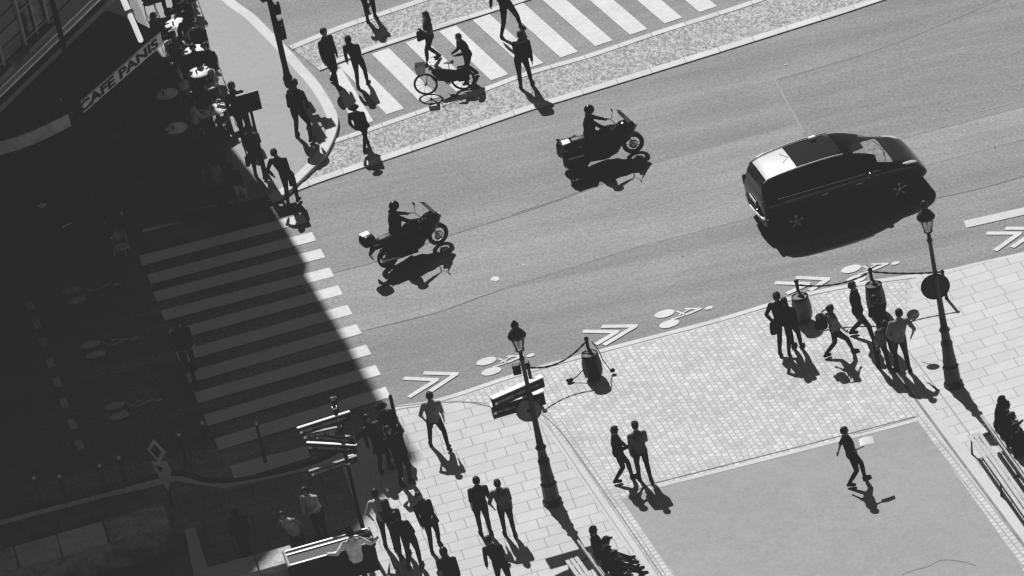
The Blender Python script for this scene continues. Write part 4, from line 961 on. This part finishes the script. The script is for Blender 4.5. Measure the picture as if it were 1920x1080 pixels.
# terrace: tables, chairs, seated guests
def table(px, label):
    p = G(*px, .75 + ZS); e = empty('cafe_table', (p.x, p.y, ZS), 0, label, 'table', 'round cafe terrace tables')
    MB().lathe([(.02, .73), (.32, .73), (.33, .745), (.32, .76), (.02, .76)], n=28).build('tabletop', mat('white tabletop', .8, .3, var=.02), e)
    MB().lathe([(.22, 0), (.2, .03), (.03, .06), (.025, .73)], n=12).build('pedestal', DARKM, e)
    g = MB(); g.lathe([(.03, 0), (.022, .05), (.035, .1)], n=10); o = g.build('cup', DARKM); o.location = (p.x - .08, p.y - .05, ZS + .762); tag(o, 'dark cup on the ' + label.split(' table')[0] + ' table', 'cup', 'cups')
    return p
def chair(p, rz, label):
    e = empty('cafe_chair', (p[0], p[1], ZS), rz, label, 'chair', 'wicker cafe terrace chairs')
    MB().lathe([(.02, .43), (.21, .43), (.22, .455), (.2, .47)], n=16).build('seat', WICK, e)
    pts = [(-.20 * math.cos(t) * 1.0, -.02 - .19 * math.sin(t), .46 + .42 * abs(math.sin(t)) ** .5) for t in [PI * k / 12 for k in range(13)]]
    MB().tube(pts, .02, 6).build('back_hoop', WICK, e)
    g = MB(); g.rings([[(x, -.02 - .19 * math.sqrt(max(0, 1 - (x / .2) ** 2)) * .95, z_) for x in (-.16, -.08, 0, .08, .16)] for z_ in (.55, .68, .82)], cap=False, closed=False); g.build('backrest', WICK, e)
    for x, y in ((-.16, .14), (.16, .14), (-.15, -.15), (.15, -.15)): MB().tube([(x, y, .44), (x * 1.15, y * 1.15, 0)], .015, 6).build('leg', STEEL, e)
tb_ = [((330, 44), 'small white table at the top of the terrace, by the drape'), ((374, 135), 'oval-looking white table in full sun in the middle of the terrace'), ((404, 205), 'white table in half shade near the end of the terrace'), ((312, 176), 'table in the shade under the last letters of the awning'), ((330, 240), 'table in the deep shade at the terrace end'), ((318, -22), 'uppermost terrace table cut by the frame'), ((366, 94), 'small low table between the two sunny ones')]
rt = random.Random(5); nseat = 0
tops = ['black', 'black', 'grey', 'charcoal', 'light', 'black', 'navy', 'black']
seats = [(0, 200, 'black', 'dark-clothed guest left of the top table'), (0, -60, 'black', 'dark-haired guest bending over the top table'), (0, 60, 'charcoal', 'guest in charcoal behind the top table'),
         (1, 130, 'black', 'large dark figure behind the sunlit table'), (1, 60, 'black', 'guest in black at the street side of the sunlit table'), (1, 95, 'charcoal', 'guest in charcoal squeezed behind the sunlit table'),
         (2, 110, 'midgrey', 'guest in grey behind the half-shaded table'), (2, 20, 'black', 'guest in black at the pavement side of the half-shaded table'),
         (2, 200, 'light', 'guest in pale top on the shade side of the half-shaded table'), (3, 120, 'midgrey', 'guest under the awning end beside the shaded table'), (4, 180, 'charcoal', 'guest deep in the shade at the terrace end'), (1, 200, 'light', 'pale-shirted guest on the awning side of the sunlit table'), (5, 60, 'black', 'guest in black at the street side of the uppermost table'), (5, -40, 'grey', 'guest in grey in front of the uppermost table'), (5, 180, 'black', 'guest in black behind the uppermost table'), (6, 75, 'black', 'guest in black at the pavement side of the small low table'), (6, 150, 'midgrey', 'guest in grey behind the small low table')]
tps = [table(*t) for t in tb_]
for k, (ti, an, tc, lb) in enumerate(seats):
    c = tps[ti]; dv = V2(R(an)); sp = Vector((c.x, c.y, 0)) + dv * .68; f = -dv
    chair(sp, math.atan2(f.y, f.x) - PI / 2, 'wicker chair under the ' + lb)
    ft = sp + f * .42; sd_ = Vector((-f.y, f.x, 0)) * .1; ft.z = ZS
    P(lb, [ft + sd_ + Vector((0, 0, 0)), ft - sd_], None, math.degrees(math.atan2(f.y, f.x)), ('table', 'lap' if k % 2 else 'table'), tc, 'black', world=True, seat=(-.42, .47), lean=(.06, 0), style=['short', 'long', 'bun', 'short'][k % 4], sleeves=['long', 'short'][k % 2], H=1.68)
for k, (x, y, an, lb) in enumerate(((352, 82, 1.2, 'empty wicker chair between the two sunny tables'), (396, 168, 2.2, 'empty wicker chair below the sunlit table, pavement side'), (345, 178, .3, 'empty wicker chair just inside the shade'), (418, 232, 2.5, 'empty wicker chair at the pavement end of the terrace'), (325, 100, .2, 'empty wicker chair by the hanging drape'), (208, 275, .6, 'empty wicker chair under the round awning'), (228, 470, 2.8, 'single wicker chair left in the shade near the crossing'))):
    chair(G(x, y, .45), an, lb)

# bench sitters
def sitter(bx, off_, label, top='black', legs='black', style='short', **kw):
    """sits on bench empty bx at offset along it, facing away from the backrest"""
    rz_ = bx.rotation_euler.z; dx = Vector((math.cos(rz_), math.sin(rz_), 0)); fw = Vector((math.sin(rz_), -math.cos(rz_), 0))
    sp = bx.location + dx * off_; ft = sp + fw * kw.pop('reach', .55); sd_ = dx * kw.pop('spread', .10)
    ft.z = ZP
    return P(label, [ft + sd_, ft - sd_], None, math.degrees(math.atan2(fw.y, fw.x)), kw.pop('arms', ('lap', 'lap')), top, legs, world=True, seat=(-(ft - sp).dot(fw), .47), style=style, H=1.7, **kw)
sitter(be1, 1.7, 'person in black at the upper end of the right bench, arm raised to the head', arms=('ear', 'hold'), lean=(.16, -.1))
sitter(be1, 1.25, 'person in black, second on the right bench', style='bun', lean=(.1, 0)); sitter(be1, .75, 'person in black, third on the right bench, cut by the frame', 'charcoal', style='long')
sitter(be2, .95, 'person with short dark hair sitting tallest on the bottom bench', 'charcoal', lean=(-.04, 0), reach=.75)
sitter(be2, .35, 'person in black with outstretched legs on the bottom bench', style='cap', reach=.85, lean=(.05, 0)); sitter(be2, -.3, 'person in black at the bottom end of the bottom bench', style='long', reach=.8)
sitter(be1, 2.05, 'bare-headed person in charcoal at the very top end of the right bench', 'charcoal', style='short', lean=(.14, 0))
P('person in a dark jacket squeezed between the checked shirt and the dark walker', [(752, 1048), (766, 1040)], (722, 944), 80, ('fwd', 'hold'), 'charcoal', 'black', z=zz, style='long')
P('person in black following close on the sun hat wearer, half in the shade', [(752, 908), (770, 902)], (728, 806), -60, ('fwd', 'pocket'), 'black', 'charcoal', z=zz, style='pony')

# ================================================================ vehicles
def wheel(parent, c, r, w_, spokes=5, rimm=None, nm='wheel', fat=.5, disc_=True):
    """wheel in the local xz plane, axle along y"""
    we = empty(nm, c); we.parent = parent
    t = MB(); rg = []
    for k in range(28):
        a_ = 2 * PI * k / 28; rg.append([(math.cos(a_) * (r - w_ * fat + w_ * fat * math.cos(b_)), w_ / 2 * math.sin(b_) * 1.0, math.sin(a_) * (r - w_ * fat + w_ * fat * math.cos(b_))) for b_ in [2 * PI * j / 10 for j in range(10)]])
    rg.append(rg[0]); t.rings(rg, cap=False); t.build('tyre', RUBBER, we)
    m_ = rimm or DARKM; q = MB(); rr_ = r - w_ * fat * 1.9; rg = []
    for k in range(28):
        a_ = 2 * PI * k / 28; rg.append([(math.cos(a_) * (rr_ + .012 * math.cos(b_)), .018 * math.sin(b_) + 0, math.sin(a_) * (rr_ + .012 * math.cos(b_))) for b_ in [2 * PI * j / 6 for j in range(6)]])
    rg.append(rg[0]); q.rings(rg, cap=False)
    for k in range(spokes):
        a_ = 2 * PI * k / spokes; q.tube([(0, 0, 0), (rr_ * math.cos(a_), 0, rr_ * math.sin(a_))], .006 if spokes > 8 else .02, 5)
    q.lathe([(.035, -.05), (.035, .05)], axis='Y', n=10); q.build('rim', m_, we)
    if disc_: MB().lathe([(.05, -.055), (r * .42, -.055), (r * .42, -.05), (.05, -.05)], axis='Y', n=20, cap=False).build('brake_disc', STEEL, we)
    return we

def motorcycle(pr, pf, label, kind):
    """pr, pf: wheel hubs on the ground plan. kind: 'box' (top box, naked sides) or 'tour' (panniers)"""
    d_ = pf - pr; d_.z = 0; WB = d_.length; rz_ = math.atan2(d_.y, d_.x)
    e = empty('motorcycle', (pr.x, pr.y, 0), rz_, label, 'motorcycle')
    xf = WB
    wheel(e, (0, 0, .31), .31, .15, 6); wheel(e, (xf, 0, .31), .31, .12, 10, SILV if kind == 'box' else DARKM)
    for q in (-1, 1): MB().tube([(xf, q * .09, .31), (xf - .18, q * .09, .72), (xf - .28, q * .085, .98)], [.028, .028, .024], 8).build('fork_leg', STEEL, e)
    MB().rings([[(xf + .30 * math.cos(t), y, .31 + .33 * math.sin(t)) for y in (-.07, -.05, .05, .07)] for t in [R(20 + 14 * k) for k in range(9)]], cap=False, closed=False).build('front_mudguard', BLACK, e)
    g = MB(); g.box((.64, 0, .47), (.80, .40, .52), bev=.12); g.tube([(.5, -.17, .42), (.5, .17, .42)], .13, 12); g.tube([(.85, 0, .5), (.78, 0, .75)], .12, 10); g.build('engine', DARKM, e)
    lw = .30 if kind == 'tour' else .26
    MB().tube([(.02, 0, .46), (.25, 0, .42), (.6, 0, .40), (.95, 0, .46), (1.16, 0, .58)], [.14, .25, .28, .26, .14], 14, flat=((0, 1, 0), lw / .24)).build('lower_fairing', CARP, e)
    g = MB(); g.tube([(xf - .28, 0, .90), (.75, 0, .74), (.35, 0, .68), (.1, 0, .62)], .05, 8); g.tube([(xf - .25, 0, .80), (.95, 0, .35), (.4, 0, .28), (0, 0, .31)], .035, 8); g.build('frame', BLACK, e)
    g = MB(); g.ell((.90, 0, .84), (.36, .21, .20), 16, 10); g.build('fuel_tank', CARP, e)
    g = MB(); g.tube([(.78, 0, .82), (.5, 0, .80), (.2, 0, .86), (-.10, 0, .88), (-.25, 0, .86)], [.10, .16, .17, .15, .08], 12, flat=((0, 0, 1), .55)); g.build('seat', LEATH, e)
    for q in (-1, 1): MB().tube([(.45, q * .17, .68), (.1, q * .2, .62), (-.25, q * .16, .66)], [.12, .14, .06], 10, flat=((0, 1, 0), .5)).build('side_panel', CARP, e)
    g = MB(); g.tube([(.1, 0, .74), (-.15, 0, .76), (-.36, 0, .74), (-.48, 0, .60)], [.13, .14, .10, .05], 10, flat=((0, 0, 1), .6)); g.build('tail', CARP, e)
    g = MB(); g.box((-.46, 0, .52), (.02, .20, .15), ry=-.3); g.build('number_plate', GREYP, e)
    MB().ell((-.42, 0, .72), (.03, .08, .035)).build('tail_light', mat('tail lens', .12, .2), e)
    g = MB(); g.tube([(.7, -.12, .3), (.4, -.18, .24), (.05, -.2, .33), (-.3, -.22, .42)], [.03, .035, .055, .06], 10); g.build('exhaust', STEEL if kind == 'box' else DARKM, e)
    for q in (-1, 1): MB().tube([(.62, q * .16, .34), (.62, q * .30, .34)], .02, 6).build('footrest', STEEL, e)
    # fairing
    fx = xf - .12; w2_ = .32 if kind == 'tour' else .25
    g = MB(); rg = []
    for x_, hw, zt, zb in ((fx + .30, .03, .86, .80), (fx + .22, .14, .96, .70), (fx + .08, w2_, 1.04, .56), (fx - .10, w2_ * 1.05, 1.04, .42), (fx - .30, w2_ * .98, .94, .32)):
        rg.append([(x_, hw * math.cos(t), (zt + zb) / 2 + (zt - zb) / 2 * math.sin(t)) for t in [2 * PI * k / 14 for k in range(14)]])
    g.rings(rg); g.build('fairing', CARP, e)
    MB().ell((fx + .27, 0, .84), (.05, .10, .07)).build('headlight', mat('lamp lens', .5, .08, spec=.8), e)
    g = MB(); g.rings([[(fx + .20 - t * .26 - (.10 if abs(y) > .1 else 0), y * (1 - .25 * t), .98 + t * .42) for y in (-.20, -.12, 0, .12, .20)] for t in (0, .33, .66, 1)], cap=False, closed=False); g.build('windscreen', GLASSD, e)
    hx = xf - .42
    hl, hr = Vector((hx - .10, .36, 1.06)), Vector((hx - .10, -.36, 1.06))
    MB().tube([hl, (hx, .22, 1.07), (hx + .06, 0, 1.0), (hx, -.22, 1.07), hr], .016, 6).build('handlebar', DARKM, e)
    for q in (-1, 1):
        mm = MB().tube([(hx + .02, q * .26, 1.07), (hx + .10, q * .36, 1.22)], .010, 5).build('mirror_stem', DARKM, e); MB().ell((hx + .09, q * .38, 1.25), (.02, .07, .05)).build('mirror', BLACK, mm)
    if kind == 'box':
        g = MB(); g.box((-.46, 0, 1.06), (.40, .46, .30), bev=.09, taper=.86); g.build('top_box', BLACK, e)
        g = MB(); g.rings([[(-.46 + x_, y, 1.222) for y in (-.15, .15)] for x_ in (-.14, .10)], cap=False, closed=False); 
        MB().box((-.47, .06, 1.214), (.24, .22, .02), bev=.008).build('lid_panel', WHITEM, e)
        MB().tube([(-.40, .15, .90), (-.1, .12, .82)], .014, 6).build('rack', STEEL, e); MB().tube([(-.40, -.15, .90), (-.1, -.12, .82)], .014, 6).build('rack', STEEL, e)
    else:
        for q in (-1, 1): MB().box((-.18, q * .33, .58), (.74, .28, .50), bev=.12, taper=.9).build('pannier', CARP, e); MB().box((-.18, q * .46, .64), (.44, .012, .02)).build('pannier_trim', SILV, e)
        MB().tube([(-.42, .14, .92), (-.50, 0, .96), (-.42, -.14, .92), (-.2, -.14, .93)], .018, 6).build('grab_rail', STEEL, e)
        MB().box((-.30, 0, .915), (.22, .26, .03), bev=.01).build('rack_plate', SILV, e)
        MB().tube([(-.46, .0, .9), (-.52, 0, 1.08)], .03, 8).build('aerial', BLACK, e)
        MB().box((.62, -.27, .40), (.8, .06, .05), bev=.02).build('crash_bar', STEEL, e)
    Mx = Matrix.Translation((pr.x, pr.y, 0)) @ Matrix.Rotation(rz_, 4, 'Z')
    return e, Mx, hl, hr, hx
def rider(Mx, hl, hr, hx, label, helm='black', x0=.38, **kw):
    fw = (Mx.to_3x3() @ Vector((1, 0, 0)))
    ft = [Mx @ Vector((.60, q * .24, .30)) for q in (-1, 1)]; root = (ft[0] + ft[1]) / 2
    ob, inf = P(label, [Vector((f.x, f.y, 0)) for f in ft], None, math.degrees(math.atan2(fw.y, fw.x)), ('hold', 'hold'), 'black', 'black', world=True, seat=(x0 - .60, .86), lean=(.09, 0),
                style='helmet', topcol=BLACK if helm == 'black' else CARP, H=1.76, build=1.28,
                hands={1: tuple(Mx @ (hr + Vector((-.06, .04, .02)))), 0: tuple(Mx @ (hl + Vector((-.06, -.04, .02))))}, knees=.5, **kw)
    return ob
m1, Mx, hl, hr, hx = motorcycle(G(727, 482, .31), G(821, 439, .31), 'black motorcycle with a pale-lidded top box, nearer the crossing', 'box')
rider(Mx, hl, hr, hx, 'helmeted rider in black on the motorcycle with the top box', footz=.24)
m2, Mx, hl, hr, hx = motorcycle(G(1088, 297, .31), G(1187, 268, .31), 'wide black touring motorcycle with side panniers, in mid road', 'tour')
rider(Mx, hl, hr, hx, 'helmeted rider in black on the touring motorcycle with panniers', helm='car', footz=.24)

def bicycle(pr, pf, label, rimm=None, lean_=0, basket=True):
    d_ = pf - pr; d_.z = 0; WB = 1.05; rz_ = math.atan2(d_.y, d_.x); e = empty('bicycle', (pr.x, pr.y, pr.z), rz_, label, 'bicycle')
    e.rotation_euler = (lean_, 0, rz_)
    for x_ in (0, WB): wheel(e, (x_, 0, .34), .34, .055, 10, (rimm or mat('bicycle rim', .2, .4, .3)) if x_ else DARKM, disc_=False)
    MB().tube([(0, 0, .34), (.42, 0, .30), (.90, 0, .60)], .018, 6).build('frame', BLACK, e); MB().tube([(0, 0, .34), (.33, 0, .68), (.42, 0, .30)], .014, 6).build('frame_stay', BLACK, e)
    MB().tube([(.34, 0, .62), (.88, 0, .78)], .016, 6).build('top_tube', BLACK, e); MB().tube([(WB, 0, .34), (.88, 0, .72), (.85, 0, .98)], .016, 6).build('fork', STEEL, e)
    MB().tube([(.66, .28, 1.02), (.80, .2, 1.03), (.86, 0, 1.0), (.80, -.2, 1.03), (.66, -.28, 1.02)], .013, 6).build('handlebar', STEEL, e)
    MB().tube([(.32, 0, .66), (.30, 0, .88)], .014, 6).build('seat_post', STEEL, e); MB().tube([(.16, 0, .92), (.28, 0, .92), (.44, 0, .91)], [.09, .07, .02], 8, flat=((0, 0, 1), .35)).build('saddle', LEATH, e)
    g = MB(); g.lathe([(.02, -.04), (.09, -.04), (.09, -.03), (.02, -.03)], axis='Y', c=(.42, 0, .30), n=14); g.tube([(.42, -.05, .30), (.54, -.09, .20)], .01, 5); g.tube([(.42, .05, .30), (.30, .09, .40)], .01, 5); g.build('crank', STEEL, e)
    MB().rings([[(.36 * math.cos(t), y, .34 + .36 * math.sin(t)) for y in (-.025, .025)] for t in [R(30 + 12 * k) for k in range(13)]], cap=False, closed=False).build('rear_mudguard', GREYP, e)
    if basket:
        g = MB(); g.rings([[(1.10 + a_ * s_, b_ * s_ * 1.2, z_) for a_, b_ in ((-.13, -.13), (.13, -.13), (.13, .13), (-.13, .13))] for s_, z_ in ((.85, .72), (1.1, .96))], cap=False, smooth=False); g.build('basket', WICK, e)
    return e
bk = bicycle(G(872, 168, 0), G(814, 176, 0), 'bicycle with a front basket and shiny front rim, pushed over the top crossing')
MB().tube([(.12, 0, .50), (.35, 0, .50), (.62, 0, .62), (.80, 0, .72)], [.15, .20, .16, .07], 10, flat=((0, 1, 0), .6)).build('frame_bag', CL['black'], bk)
for q in (-1, 1): MB().box((-.05, q * .14, .52), (.34, .12, .32), bev=.04).build('pannier', CL['black'], bk)
bicycle(G(672, -20, 0), G(690, 34, 0), 'bicycle seen almost head-on at the top edge, pushed by its owner', basket=False)
bicycle(G(352, 690, 0), G(385, 768, 0), 'bicycle with pale mudguards ridden in the shade at the left end of the crossing', basket=False)
cyc = (G(385, 768, 0) - G(352, 690, 0)); ca = math.atan2(cyc.y, cyc.x); cp = G(352, 690, 0)
P('person in black cycling in the shade at the left end of the crossing', [cp + Vector((.45 * math.cos(ca) + .12 * math.sin(ca), .45 * math.sin(ca) - .12 * math.cos(ca), 0)), cp + Vector((.45 * math.cos(ca) - .12 * math.sin(ca), .45 * math.sin(ca) + .12 * math.cos(ca), 0))], None, math.degrees(ca), ('hold', 'hold'), 'black', 'black', world=True, seat=(-.12, .90), lean=(.22, 0), footz=.2, H=1.72)
# parked two-wheelers in the deep shade before the cafe
for (x, y, an, lb) in ((120, 440, .9, 'dark motorcycle parked in the deepest shade left of the mast'),):
    p_ = G(x, y, 0); q_ = p_ + V2(an) * 1.42; motorcycle(p_, q_, lb, 'box')
bicycle(G(190, 476, 0), G(240, 452, 0), 'bicycle parked in the shade between the mast and the crossing', basket=False)

# ---------------------------------------------------------------- the car
rw, fw_ = G(1490, 411, .33), G(1683, 350, .33); d_ = fw_ - rw; d_.z = 0; WBc = d_.length; cz = math.atan2(d_.y, d_.x)
side = Vector((math.sin(cz), -math.cos(cz), 0))                  # towards the camera side
car = empty('car', Vector((rw.x, rw.y, 0)) - side * .80, cz, 'large black people carrier with silver roof rails and sky glare painted on its rear roof', 'car')
ST = [(-.74, .34, .62, .70, .74, .68), (-.73, .28, .90, .95, .83, .66), (-.68, .25, 1.06, 1.20, .87, .62), (-.60, .25, 1.10, 1.46, .89, .59), (-.42, .25, 1.11, 1.60, .90, .60), (0, .24, 1.10, 1.67, .915, .63), (.7, .22, 1.09, 1.71, .92, .65), (1.3, .22, 1.07, 1.70, .92, .65),
      (1.75, .22, 1.06, 1.63, .92, .64), (2.15, .22, 1.04, 1.47, .915, .62), (2.5, .23, 1.02, 1.26, .91, .62), (2.75, .24, 1.0, 1.10, .905, .66), (2.9, .25, .97, 1.02, .895, .68), (3.15, .26, .90, .94, .88, .66), (3.38, .28, .76, .80, .84, .62), (3.52, .32, .58, .62, .76, .54), (3.58, .38, .48, .52, .66, .48)]
scx = WBc / 2.73
def cr(p0, p1, p2, p3, t): return .5 * ((2 * p1) + (p2 - p0) * t + (2 * p0 - 5 * p1 + 4 * p2 - p3) * t * t + (-p0 + 3 * p1 - 3 * p2 + p3) * t ** 3)
SS = []
for i in range(len(ST) - 1):
    q0, q1, q2, q3 = ST[max(i - 1, 0)], ST[i], ST[i + 1], ST[min(i + 2, len(ST) - 1)]
    for j in range(4): SS.append([cr(q0[k], q1[k], q2[k], q3[k], j / 4) for k in range(6)])
SS.append(list(ST[-1]))
def section(st, grow=0):
    x_, zb, hb, hr_, wb, wr = st; x_ *= scx; hr_ = max(hr_, hb + .02); g_ = hr_ - hb
    half = [(0, zb), (wb * .80, zb), (wb * .97, zb + .10), (wb, zb + (hb - zb) * .45), (wb * 1.0, zb + (hb - zb) * .75), (wb * .985, hb - .02), (wb * .965, hb), (wb * .945, hb + g_ * .05), ((wb * .93 + wr) / 2 + .02, hb + g_ * .5), (wr + .04, hb + g_ * .86), (wr - .02, hb + g_ * .95), (wr * .6, hb + g_ * .99), (0, hr_)]
    pts = [(x_, -y - (grow if y else 0), z_ + (grow if k > 9 else 0)) for k, (y, z_) in enumerate(half)] + [(x_, y + grow, z_ + (grow if k < 3 else 0)) for k, (y, z_) in enumerate(half[-2:0:-1])]
    return pts
NS = len(section(SS[0])); rings_ = [section(s_) for s_ in SS]
def carpart(name, m, sel, parent=None, push=0):
    g = MB(); vs = [v for r_ in rings_ for v in r_]; fs = []
    for i in range(len(rings_) - 1):
        xm = (SS[i][0] + SS[i + 1][0]) / 2
        for j in range(NS):
            if sel(xm, j, i): a_ = i * NS + j; b2_ = i * NS + (j + 1) % NS; fs.append((a_, b2_, b2_ + NS, a_ + NS))
    g.add(vs, fs, 0, True); o = g.build(name, m, parent or car)
    bm = bmesh.new(); bm.from_mesh(o.data); bmesh.ops.delete(bm, geom=[v for v in bm.verts if not v.link_faces], context='VERTS'); bmesh.ops.recalc_face_normals(bm, faces=bm.faces); bm.to_mesh(o.data); bm.free(); return o
# ring indices: 0 bottom centre, 1..11 right side up to roof, 12 roof centre, then mirrored
TOPJ = (9, 10, 11, 12, 13, 14); R_SIDE = (7, 8); L_SIDE = (NS - 9, NS - 8)
sideglass = lambda x_, j: (j in R_SIDE or j in L_SIDE) and -.50 < x_ < 2.25 and not (.52 < x_ < .60) and not (1.42 < x_ < 1.50)
windsh = lambda x_, j: (j in TOPJ[1:5] and 1.55 < x_ < 2.82) or (j in (8, 9, 14, 15) and 2.3 < x_ < 2.75)
sunr = lambda x_, j: j in TOPJ[1:5] and .26 < x_ <= 1.47
rearp = lambda x_, j: j in TOPJ[1:5] and -.50 < x_ <= .26
rearw = lambda x_, j: j in TOPJ[1:5] and -.68 < x_ <= -.52
carpart('body', CARP, lambda x_, j, i: not (sideglass(x_, j) or windsh(x_, j) or sunr(x_, j) or rearp(x_, j) or rearw(x_, j)))
carpart('side_glass', mat('tinted car glass', .01, .3, spec=.2), lambda x_, j, i: sideglass(x_, j) and j in R_SIDE); carpart('side_glass', mat('tinted car glass', .01, .3, spec=.2), lambda x_, j, i: sideglass(x_, j) and j in L_SIDE)
carpart('windscreen', WSG, lambda x_, j, i: windsh(x_, j)); carpart('sunroof', mat('dark roof glass', .012, .06, spec=.7), lambda x_, j, i: sunr(x_, j))
carpart('rear_roof_panel', mat('roof panel painted as sky glare', .52, .35, .0, var=.04), lambda x_, j, i: rearp(x_, j)); carpart('rear_window', GLASSD, lambda x_, j, i: rearw(x_, j))  # pale colour stands in for sky glare on the rear roof
for q, en in ((0, SS[0]), (1, SS[-1])): MB().add(section(en), [tuple(range(NS))[::(1 if q else -1)]]).build('bumper_face', PLAST, car)
# cabin
g = MB(); g.box((2.38 * scx, 0, 1.02), (.85, 1.44, .12), bev=.05, ry=.1); g.build('dashboard', mat('dashboard', .7, .7, var=.35, scale=9), car)  # pale mottled tone stands in for the windscreen's reflection
g = MB(); g.box((2.35 * scx, .25, 1.06), (.28, .20, .01), rz=.4); g.build('paper_on_dashboard', WHITEM, car)
for y_ in (-.38, .38):
    g = MB(); g.box((1.35 * scx, y_, .62), (.5, .48, .18), bev=.06); g.box((1.08 * scx, y_, .98), (.16, .46, .62), ry=-.2, bev=.06); g.box((1.02 * scx, y_, 1.38), (.10, .26, .18), bev=.04); g.build('seat', mat('seat cloth', .08, .9), car)
MB().box((1.0 * scx, 0, .42), (3.3, 1.5, .06)).build('floor_pan', PLAST, car)
MB().lathe([(.17, 0), (.19, .015), (.17, .03)], axis='X', c=(1.85 * scx, .38, 1.02), n=18, cap=False).build('steering_wheel', BLACK, car)
g = MB(); rg = []
ring_at = lambda x_, j, o_=0: Vector(min(rings_, key=lambda r_: abs(r_[0][0] - x_ * scx))[j])
for q, nm in ((10, -1), (14, 1)):
    pts = []
    for k in range(15):
        x_ = -.55 + k * .15; v = ring_at(x_, q); pts.append(v + Vector((0, nm * .015, .028)))
    MB().tube(pts, .020, 6).build('roof_rail', SILV, car)
for q in (6, NS - 6):
    pts = [ring_at(-.35 + k * .18, q) + Vector((0, (-1 if q < 12 else 1) * .006, 0)) for k in range(16)]; MB().tube(pts, .011, 5).build('window_chrome', CHROME, car)
for q in (-1, 1):
    mm = MB().box((2.05 * scx, q * 1.0, 1.06), (.16, .20, .15), bev=.05).build('mirror', CARP, car); MB().box((1.985 * scx, q * 1.0, 1.06), (.01, .15, .11)).build('mirror_glass', CHROME, mm); MB().tube([(2.1 * scx, q * .88, 1.0), (2.07 * scx, q * .96, 1.03)], .025, 6).build('mirror_arm', CARP, mm)
    MB().ell((3.14 * scx, q * .74, .885), (.26, .11, .05), 14, 8, Mx=Matrix.Rotation(-q * .32, 3, 'Z') @ Matrix.Rotation(.28, 3, 'Y')).build('headlight', mat('headlamp', .55, .08, spec=.9), car)
    MB().box((-.70 * scx, q * .80, .98), (.10, .12, .30), bev=.04).build('tail_light', mat('rear lamp', .10, .15), car)
    for x_ in (.95, 1.85): MB().box((x_ * scx - .12, q * .935, .86), (.17, .03, .03), bev=.01).build('door_handle', CHROME, car)
    for x_ in (.56, 1.46, 2.32): MB().box((x_ * scx, q * .917, .62), (.012, .012, .66), bev=0).build('door_seam', BLACK, car)
    MB().box((1.4 * scx, q * .90, .29), (2.0, .06, .12), bev=.03).build('sill_trim', PLAST, car)
MB().tube([(-.75 * scx, -.62, .62), (-.78 * scx, -.3, .64), (-.79 * scx, 0, .645), (-.78 * scx, .3, .64), (-.75 * scx, .62, .62)], .045, 8).build('rear_bumper', CARP, car)
MB().box((-.765 * scx, 0, .80), (.02, .50, .11), bev=0).build('number_plate', WHITEM, car); MB().box((3.56 * scx, 0, .45), (.02, .50, .11)).build('number_plate', WHITEM, car)
MB().tube([(-.66 * scx, -.86, .60), (-.77 * scx, -.74, .58), (-.81 * scx, -.40, .60), (-.82 * scx, .1, .60)], .035, 6).build('bumper_glint', mat('painted bumper glint', .9, .35, var=.02), car)  # white strip paints the sun glint along the rear bumper
MB().tube([(.30 * scx, 0, 1.69), (.10 * scx, 0, 1.86)], .008, 5).build('aerial', BLACK, car)
g = MB()
for k in range(5): g.box((3.52 * scx, 0, .36 + k * .05), (.03, .9 - k * .05, .018))
g.build('grille', PLAST, car)
for q in (-1, 1): MB().tube([(2.72 * scx, q * .05, 1.10), (2.62 * scx, q * .42, 1.14)], .010, 5).build('wiper', BLACK, car)
MB().tube([(2.88 * scx, y_, 1.0 - abs(y_) * .06) for y_ in (-.6, -.3, 0, .3, .6)], .008, 5).build('bonnet_seam', GREYP, car)
for x_ in (0, WBc):
    for q in (-1, 1):
        MB().lathe([(.40, 0), (.40, .03)], axis='Y', c=(x_, q * .915 - (.03 if q > 0 else 0) + (q < 0) * 0, .37), n=28, smooth=False).build('wheel_arch', PLAST, car)
        wl = wheel(car, (x_, q * .84, .33), .33, .22, 10, mat('alloy rim', .40, .35, .5), fat=.42, disc_=False)
        g = MB()
        for k in range(5):
            a_ = 2 * PI * k / 5 + .3; g.tube([(.05 * math.cos(a_), q * .105, .05 * math.sin(a_)), (.20 * math.cos(a_), q * .112, .20 * math.sin(a_))], [.02, .048], 6, flat=((0, 1, 0), .4))
        g.ell((0, q * .112, 0), (.05, .015, .05)); g.build('hub_cap', mat('alloy spokes', .55, .35, .3), wl)
# something pale standing on the rail side, as seen on the roof edge
lightb = MB().box((0, 0, 0), (.20, .12, .10), bev=.03); o = lightb.build('roof_sign', WHITEM, car); o.location = (1.12 * scx, .50, 1.74)
